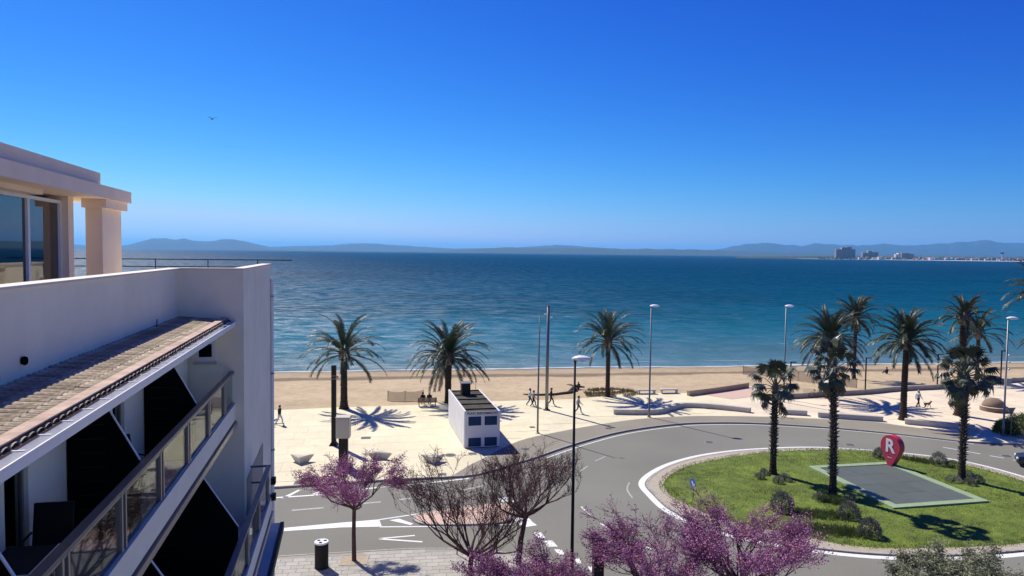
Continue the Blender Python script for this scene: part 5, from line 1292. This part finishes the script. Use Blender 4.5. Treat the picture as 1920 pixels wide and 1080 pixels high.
def _segd(c, a, b):
    ab = b-a; t = max(0, min(1, (c-a).dot(ab)/max(1e-9, ab.length_squared))); return (c-(a+ab*t)).length
E_BODY = [('pel','wai'),('wai','che'),('che','nec'),('nec','hea'),('hea','crn'),('che','shl'),('shl','ell'),('ell','wrl'),('wrl','hal'),('che','shr'),('shr','elr'),('elr','wrr'),('wrr','har'),
          ('pel','hil'),('hil','knl'),('knl','anl'),('anl','tol'),('pel','hir'),('hir','knr'),('knr','anr'),('anr','tor')]
for s_ in 'lr':
    E_BODY += [('ha'+s_, 'f%d%s' % (k, s_)) for k in range(4)] + [('wr'+s_, 'th'+s_)]
RB = dict(pel=(0.155,0.11), wai=(0.135,0.10), che=(0.165,0.11), nec=0.055, hea=0.092, crn=0.085, shl=0.065, shr=0.065, ell=0.046, elr=0.046, wrl=0.032, wrr=0.032, hal=0.034, har=0.034,
          hil=0.088, hir=0.088, knl=0.06, knr=0.06, anl=0.043, anr=0.043, tol=0.042, tor=0.042)
for s_ in 'lr':
    for k in range(4): RB['f%d%s' % (k, s_)] = 0.010
    RB['th'+s_] = 0.011
def pose_walk(st=0.30, arm=0.30):
    J = dict(pel=(0,0,0.93), wai=(0,0.01,1.08), che=(0,0.02,1.30), nec=(0,0.03,1.47), hea=(0,0.05,1.56), crn=(0,0.045,1.66),
        shl=(-0.19,0.02,1.40), ell=(-0.23,0.02-arm*0.35,1.13), wrl=(-0.22,0.02-arm*0.4,0.90), hal=(-0.22,0.03-arm*0.4,0.82),
        shr=(0.19,0.02,1.40), elr=(0.23,0.02+arm*0.3,1.13), wrr=(0.21,0.06+arm*0.75,0.95), har=(0.21,0.09+arm*0.9,0.88),
        hil=(-0.09,0,0.88), knl=(-0.10,st*0.75,0.50), anl=(-0.10,st*0.95,0.09), tol=(-0.10,st*0.95+0.15,0.045),
        hir=(0.09,0,0.88), knr=(0.10,-st*0.2,0.49), anr=(0.10,-st*1.15,0.13), tor=(0.10,-st*1.05+0.09,0.045))
    return J
def pose_sit(h=0.46):
    z = h
    J = dict(pel=(0,0,z+0.10), wai=(0,-0.02,z+0.26), che=(0,0.0,z+0.47), nec=(0,0.04,z+0.64), hea=(0,0.07,z+0.73), crn=(0,0.065,z+0.83),
        shl=(-0.19,0.0,z+0.57), ell=(-0.24,0.08,z+0.32), wrl=(-0.16,0.28,z+0.22), hal=(-0.13,0.35,z+0.21),
        shr=(0.19,0.0,z+0.57), elr=(0.24,0.08,z+0.32), wrr=(0.16,0.28,z+0.22), har=(0.13,0.35,z+0.21),
        hil=(-0.09,0.03,z+0.08), hir=(0.09,0.03,z+0.08))
    if h > 0.3:
        J.update(knl=(-0.11,0.44,z+0.06), anl=(-0.11,0.46,0.09), tol=(-0.11,0.61,0.045), knr=(0.11,0.44,z+0.06), anr=(0.12,0.48,0.09), tor=(0.12,0.63,0.045))
    else:
        J.update(knl=(-0.13,0.38,0.42), anl=(-0.13,0.62,0.10), tol=(-0.13,0.78,0.05), knr=(0.13,0.40,0.42), anr=(0.13,0.64,0.10), tor=(0.13,0.80,0.05))
    return J
for k_ in list(RB):
    RB[k_] = tuple(v*1.25 for v in RB[k_]) if isinstance(RB[k_], tuple) else RB[k_]*1.22
def person(label, loc, rz, J, top, legs, hair, height=1.72, shoe=m_cblack):
    J = dict(J)
    for s_ in 'lr':
        h = Vector(J['ha'+s_]); w_ = Vector(J['wr'+s_]); d = (h-w_).normalized(); side = d.cross(Vector((0,0,1)) if abs(d.z) < 0.9 else Vector((1,0,0))).normalized()
        for k in range(4): J['f%d%s' % (k, s_)] = tuple(h + d*(0.055+0.012*(1.5-abs(k-1.5))) + side*(0.018*(k-1.5)) + Vector((0,0.012,-0.01)))
        J['th'+s_] = tuple(w_ + d*0.06 + side*0.045 + Vector((0,0.02,0)))
    t = thing('person', label, 'person', loc, rz)
    def region(a, b):
        if 'to' in a or 'to' in b: return 3
        if a in ('hil','hir','knl','knr') or (a == 'pel' and b != 'wai'): return 1
        if a in ('nec','hea') or a.startswith(('wr','ha')): return 2
        return 0
    body = skin_body('body', J, E_BODY, RB, t, [top, legs, m_skin, shoe], region)
    hc = Vector(J['crn']); hh = Vector(J['hea'])
    b = MB(); vs = []; n = 12
    prof = [(0.02,0.135),(0.07,0.115),(0.102,0.06),(0.108,0.0),(0.095,-0.06)]
    o = len(b.v)
    for r, z in prof:
        for k in range(n):
            a = 6.283*k/n; fwd = math.sin(a); zz = z - (0.02 if fwd < 0 else 0) + (0.05 if (fwd > 0.5 and z < 0.05) else 0)
            b.v.append((hc.x+math.cos(a)*r, hc.y-0.012+fwd*r*1.12, hc.z-0.02+zz))
    b.add([], [])
    for i in range(len(prof)-1):
        for k in range(n): b.f.append((o+i*n+k, o+(i+1)*n+k, o+(i+1)*n+(k+1)%n, o+i*n+(k+1)%n)); b.m.append(0)
    b.f.append(tuple(range(o, o+n))); b.m.append(0)
    b.build('hair', hair, t, smooth=True)
    fc = MB(); z = hh.z+0.035
    for s_ in (-1,1): fc.lathe([(0.004,z-0.012),(0.013,z),(0.004,z+0.012)], 6, (hh.x+0.034*s_, hh.y+0.088))
    fc.build('eyes', m_black, t)
    MB().add([(hh.x-0.014,hh.y+0.088,z-0.035),(hh.x+0.014,hh.y+0.088,z-0.035),(hh.x,hh.y+0.118,z-0.032),(hh.x,hh.y+0.09,z+0.008)], [(0,1,2),(0,2,3),(1,3,2)]).build('nose', m_skin, t)
    k = height/1.75; t.scale = (k,k,k); return t
person('person in a black jacket and pale trousers walking on the pale paving', g(524,796,PROM_Z+0.006), R(-100), pose_walk(0.28,0.1), m_cblack, m_cwhite, m_hair, 1.72)
person('taller of two people walking together, in a white shirt and dark trousers', g(993,760,PROM_Z+0.006), R(-80), pose_walk(0.32,0.3), m_cwhite, m_cblue, m_hair, 1.72)
person('person in a pale grey top and dark trousers walking beside the taller companion', g(1000,762.5,PROM_Z+0.006), R(-80), pose_walk(0.30,0.2), m_cgrey, m_cblack, m_hair, 1.64)
person('person in black walking beside the thick flat-topped pole', g(1033,760,PROM_Z+0.006), R(-85), pose_walk(0.30,0.2), m_cblack, m_cblack, m_hair, 1.78)
person('person in a pale top striding behind the tall lamp post', g(1084,775,PROM_Z+0.006), R(-85), pose_walk(0.34,0.35), m_cgrey, m_cblue, m_hair, 1.70)
person('person in a pale checked top walking a dog across the plaza', g(1721,763,PROM_Z+0.01), R(-70), pose_walk(0.30,0.25), m_cwhite, m_cblack, m_hairg, 1.74)
person('person in a white shirt standing in front of palm frond shadows near the dome', g(1848,744,PROM_Z+0.01), R(170), pose_walk(0.06,0.05), m_cwhite, m_cgrey, m_hair, 1.74)
person('person in dark clothes standing by the short straight bench', g(1463,780,PROM_Z+0.006), R(150), pose_walk(0.12,0.1), m_cblack, m_cblack, m_hair, 1.60)
person('person in dark clothes sitting on the open sand facing the sea', gs(1663,701), R(20), pose_sit(0.02), m_cblack, m_cblue, m_hair, 1.72)
person('person sitting at the end of the wooden bench nearest the sand net', g(793,760.5,PROM_Z), R(8), pose_sit(0.46), m_cblack, m_cblue, m_hair, 1.70)
person('person with pale hair sitting on the wooden bench', g(805,760,PROM_Z), R(5), pose_sit(0.46), m_drift, m_cblue, m_hairg, 1.70)
person('person with pale hair sitting on the sand behind the driftwood', gs(1085,730), R(40), pose_sit(0.02), m_cblack, m_cblack, m_hairg, 1.70)
def dog():
    t = thing('dog', 'tan dog on a lead beside the dog walker', 'dog', g(1738,765,PROM_Z+0.01), R(-75))
    J = dict(tr=(0,0,0.47), ch=(0,0.30,0.46), ru=(0,-0.26,0.48), ne=(0,0.44,0.60), he=(0,0.52,0.68), mu=(0,0.66,0.64), ta=(0,-0.40,0.56), tb=(0,-0.52,0.68))
    Eg = [('tr','ch'),('tr','ru'),('ch','ne'),('ne','he'),('he','mu'),('ru','ta'),('ta','tb')]
    Rr = dict(tr=(0.10,0.12), ch=(0.11,0.14), ru=(0.10,0.11), ne=0.075, he=0.075, mu=0.035, ta=0.03, tb=0.015)
    for s_ in (-1,1):
        k = 'l' if s_ < 0 else 'r'; st = 0.07*s_
        J.update({'fs'+k:(0.09*s_,0.28,0.36),'fe'+k:(0.09*s_,0.27+st,0.20),'fp'+k:(0.09*s_,0.29+st*1.6,0.03),'bh'+k:(0.09*s_,-0.22,0.36),'bk'+k:(0.10*s_,-0.15-st,0.25),'bo'+k:(0.09*s_,-0.32-st,0.15),'bp'+k:(0.09*s_,-0.27-st*1.4,0.03),'ea'+k:(0.06*s_,0.48,0.77)})
        Eg += [('ch','fs'+k),('fs'+k,'fe'+k),('fe'+k,'fp'+k),('ru','bh'+k),('bh'+k,'bk'+k),('bk'+k,'bo'+k),('bo'+k,'bp'+k),('he','ea'+k)]
        Rr.update({'fs'+k:0.06,'fe'+k:0.032,'fp'+k:0.03,'bh'+k:0.075,'bk'+k:0.05,'bo'+k:0.026,'bp'+k:0.03,'ea'+k:0.02})
    skin_body('body', J, Eg, Rr, t, [m_fur], lambda a, b: 0); t.scale = (0.95,)*3
    MB().lathe([(0.082,0.58),(0.082,0.62)], 10, (0,0.45)).build('collar', m_cblack, t)
dog()
A_ = g(1724,751,PROM_Z); 
ld = thing('dog_lead', 'thin dark dog lead between the walker and the tan dog', 'lead', g(1730,764,PROM_Z+0.01))
p0 = g(1721,763,PROM_Z+0.01) - ld.location; p1 = g(1738,765,PROM_Z+0.01) - ld.location
MB().tube([(p0.x+0.3,p0.y-0.1,0.92),((p0.x+p1.x)/2+0.1,(p0.y+p1.y)/2-0.05,0.66),(p1.x-0.1,p1.y,0.58)], 0.008, 4).build('strap', m_cblack, ld)

# ------------------------------------------------------------------ bicycles, car, bird
def bicycle(label, loc, rz, mat):
    t = thing('bicycle', label, 'bicycle', loc, rz, 'bicycles at the rack')
    for x in (-0.52, 0.52):
        wv = MB(); ring = [(x+math.cos(a*0.3927)*0.33, 0, 0.34+math.sin(a*0.3927)*0.33) for a in range(17)]
        wv.tube(ring, 0.02, 5, cap=False); wh = wv.build('wheel', m_rubber, t)
        sp = MB()
        for k in range(8): a = k*0.785; sp.bar((x,0,0.34),(x+math.cos(a)*0.32,0,0.34+math.sin(a)*0.32),0.004,3)
        sp.build('spokes', m_galv, wh)
    MB().bar((-0.52,0,0.34),(-0.08,0,0.30),0.018).bar((-0.08,0,0.30),(-0.20,0,0.82),0.02).bar((-0.08,0,0.30),(0.36,0,0.72),0.022).bar((-0.18,0,0.74),(0.34,0,0.82),0.02).bar((-0.52,0,0.34),(-0.18,0,0.74),0.015).build('frame', mat, t)
    MB().bar((0.52,0,0.34),(0.33,0,0.92),0.018).build('fork', mat, t)
    MB().tube([(0.30,-0.28,1.0),(0.36,-0.15,0.98),(0.33,0,0.94),(0.36,0.15,0.98),(0.30,0.28,1.0)], 0.014, 5).build('handlebar', m_dark, t)
    MB().bbox(-0.34,-0.08,-0.07,0.07,0.84,0.90,0.03).build('saddle', m_dark, t)
    MB().bar((-0.08,-0.14,0.22),(-0.08,0.14,0.38),0.015).build('pedals', m_dark, t)
m_bikered = M('bike_red', (0.32,0.06,0.05), 0.4, 0.1, 3); m_biketan = M('bike_tan', (0.40,0.26,0.16), 0.4, 0.1, 3)
bicycle('red bicycle parked lengthwise at the rack by the low wall', g(1530,746,PROM_Z), R(12), m_bikered)
bicycle('dark red bicycle leaning into the rack next to the date palm', g(1541,743.5,PROM_Z), R(25), M('bike_maroon', (0.14,0.03,0.035), 0.4, 0.1, 3))
rk = thing('bicycle_rack', 'tan metal bicycle rack with hoops by the low wall', 'rack', g(1516,744,PROM_Z), R(12))
MB().bar((-0.75,0,0.03),(1.6,0,0.03),0.025).build('rail', m_biketan, rk)
for k in range(6):
    x = -0.7+0.26*k; MB().tube([(x,0,0),(x,0,0.75),(x+0.05,0,0.85),(x+0.14,0,0.85),(x+0.19,0,0.75),(x+0.19,0,0)], 0.016, 5).build('hoop', m_biketan, rk)

def car():
    p = g(1919,872); t = thing('car', 'dark grey car driving on the roundabout beside the lawn', 'car', Vector((p.x+1.35, p.y-0.75, 0)), R(-28))
    # x forward-left is -x: nose at -x
    secs = [(-2.05,0.60,0.30,0.62),(-1.95,0.78,0.22,0.72),(-1.2,0.84,0.20,0.88),(-0.75,0.85,0.20,0.95),(0.0,0.86,0.20,0.97),(1.0,0.86,0.20,0.98),(1.7,0.84,0.22,0.98),(2.0,0.76,0.28,0.90)]
    b = MB(); n = 8; vs = []
    for x, hw, z0, z1 in secs:
        vs += [(x,-hw*0.9,z0),(x,-hw,z0+0.15),(x,-hw,z1-0.22),(x,-hw*0.86,z1),(x,hw*0.86,z1),(x,hw,z1-0.22),(x,hw,z0+0.15),(x,hw*0.9,z0)]
    m = len(secs); b.add(vs, [(i*n+k, (i+1)*n+k, (i+1)*n+(k+1)%n, i*n+(k+1)%n) for i in range(m-1) for k in range(n)] + [tuple(range(n)), tuple(reversed(range((m-1)*n, m*n)))])
    body = b.build('body', m_carp, t, smooth=False)
    b = MB(); vs = []
    for x, hw, z in ((-0.85,0.74,0.955),(-0.15,0.62,1.45),(1.1,0.60,1.47),(1.85,0.70,0.985)): vs += [(x,-hw,z),(x,hw,z)]
    b.add([(-0.85,-0.74,0.95),(-0.85,0.74,0.95),(1.85,0.70,0.96),(1.85,-0.70,0.96),(-0.15,-0.60,1.45),(-0.15,0.60,1.45),(1.15,0.58,1.46),(1.15,-0.58,1.46)], [(4,7,6,5),(0,4,5,1),(1,5,6,2),(2,6,7,3),(3,7,4,0)])
    b.build('cabin', m_carp, t)
    for s_ in (-1,1):
        MB().add([(-0.62,s_*0.735,1.0),(0.42,s_*0.725,1.0),(0.42,s_*0.632,1.40),(-0.15,s_*0.632,1.40)], [(0,1,2,3)]).build('side_window', m_bluegl, t)
        MB().add([(0.50,s_*0.725,1.0),(1.55,s_*0.722,1.0),(1.13,s_*0.628,1.40),(0.50,s_*0.632,1.40)], [(0,1,2,3)]).build('side_window', m_bluegl, t)
        MB().bbox(-2.06,-1.93,s_*0.58-0.16,s_*0.58+0.16,0.55,0.68,0.02).build('headlight', m_lampw, t)
        for x in (-1.28, 1.28):
            w_ = MB().lathe([(0.20,-0.10),(0.31,-0.10),(0.32,-0.06),(0.32,0.06),(0.31,0.10),(0.20,0.10)], 20).build('wheel', m_rubber, t, (x, s_*0.80, 0.32)); w_.rotation_euler = (R(90),0,0)
            MB().lathe([(0.20,-0.105),(0.17,-0.11),(0.05,-0.115)] if s_ > 0 else [(0.05,0.115),(0.17,0.11),(0.20,0.105)], 14).build('rim', m_galv, w_)
        MB().bbox(-0.72,-0.52,s_*0.95-0.08,s_*0.95+0.08,0.98,1.12,0.03).build('mirror', m_carp, t)
    MB().add([(-0.80,-0.66,0.99),(-0.80,0.66,0.99),(-0.20,0.56,1.42),(-0.20,-0.56,1.42)], [(0,1,2,3)]).build('windscreen', m_bluegl, t)
car()
def bird():
    c = at_depth(398, 223, 45.0); t = thing('bird', 'small dark bird gliding in the clear sky', 'bird', c, R(30))
    MB().tube([(0,-0.16,0),(0,-0.05,0),(0,0.08,0.01),(0,0.17,0.02),(0,0.22,0.01)], [0.012,0.045,0.055,0.03,0.006], 8).build('body', m_dark, t, smooth=True)
    for s_ in (-1,1): MB().add([(0,0.09,0.02),(0,-0.03,0.02),(s_*0.18,-0.02,0.11),(s_*0.20,0.10,0.12),(s_*0.40,-0.10,0.05),(0,0.09,0.008),(0,-0.03,0.008),(s_*0.18,-0.02,0.098),(s_*0.20,0.10,0.108)], [(0,1,2,3),(3,2,4),(5,8,7,6),(8,4,7)]).build('wing', m_dark, t)
    MB().add([(-0.03,-0.14,0),(0.03,-0.14,0),(0.06,-0.26,-0.01),(-0.06,-0.26,-0.01)], [(0,1,2,3)]).build('tail', m_dark, t)
bird()
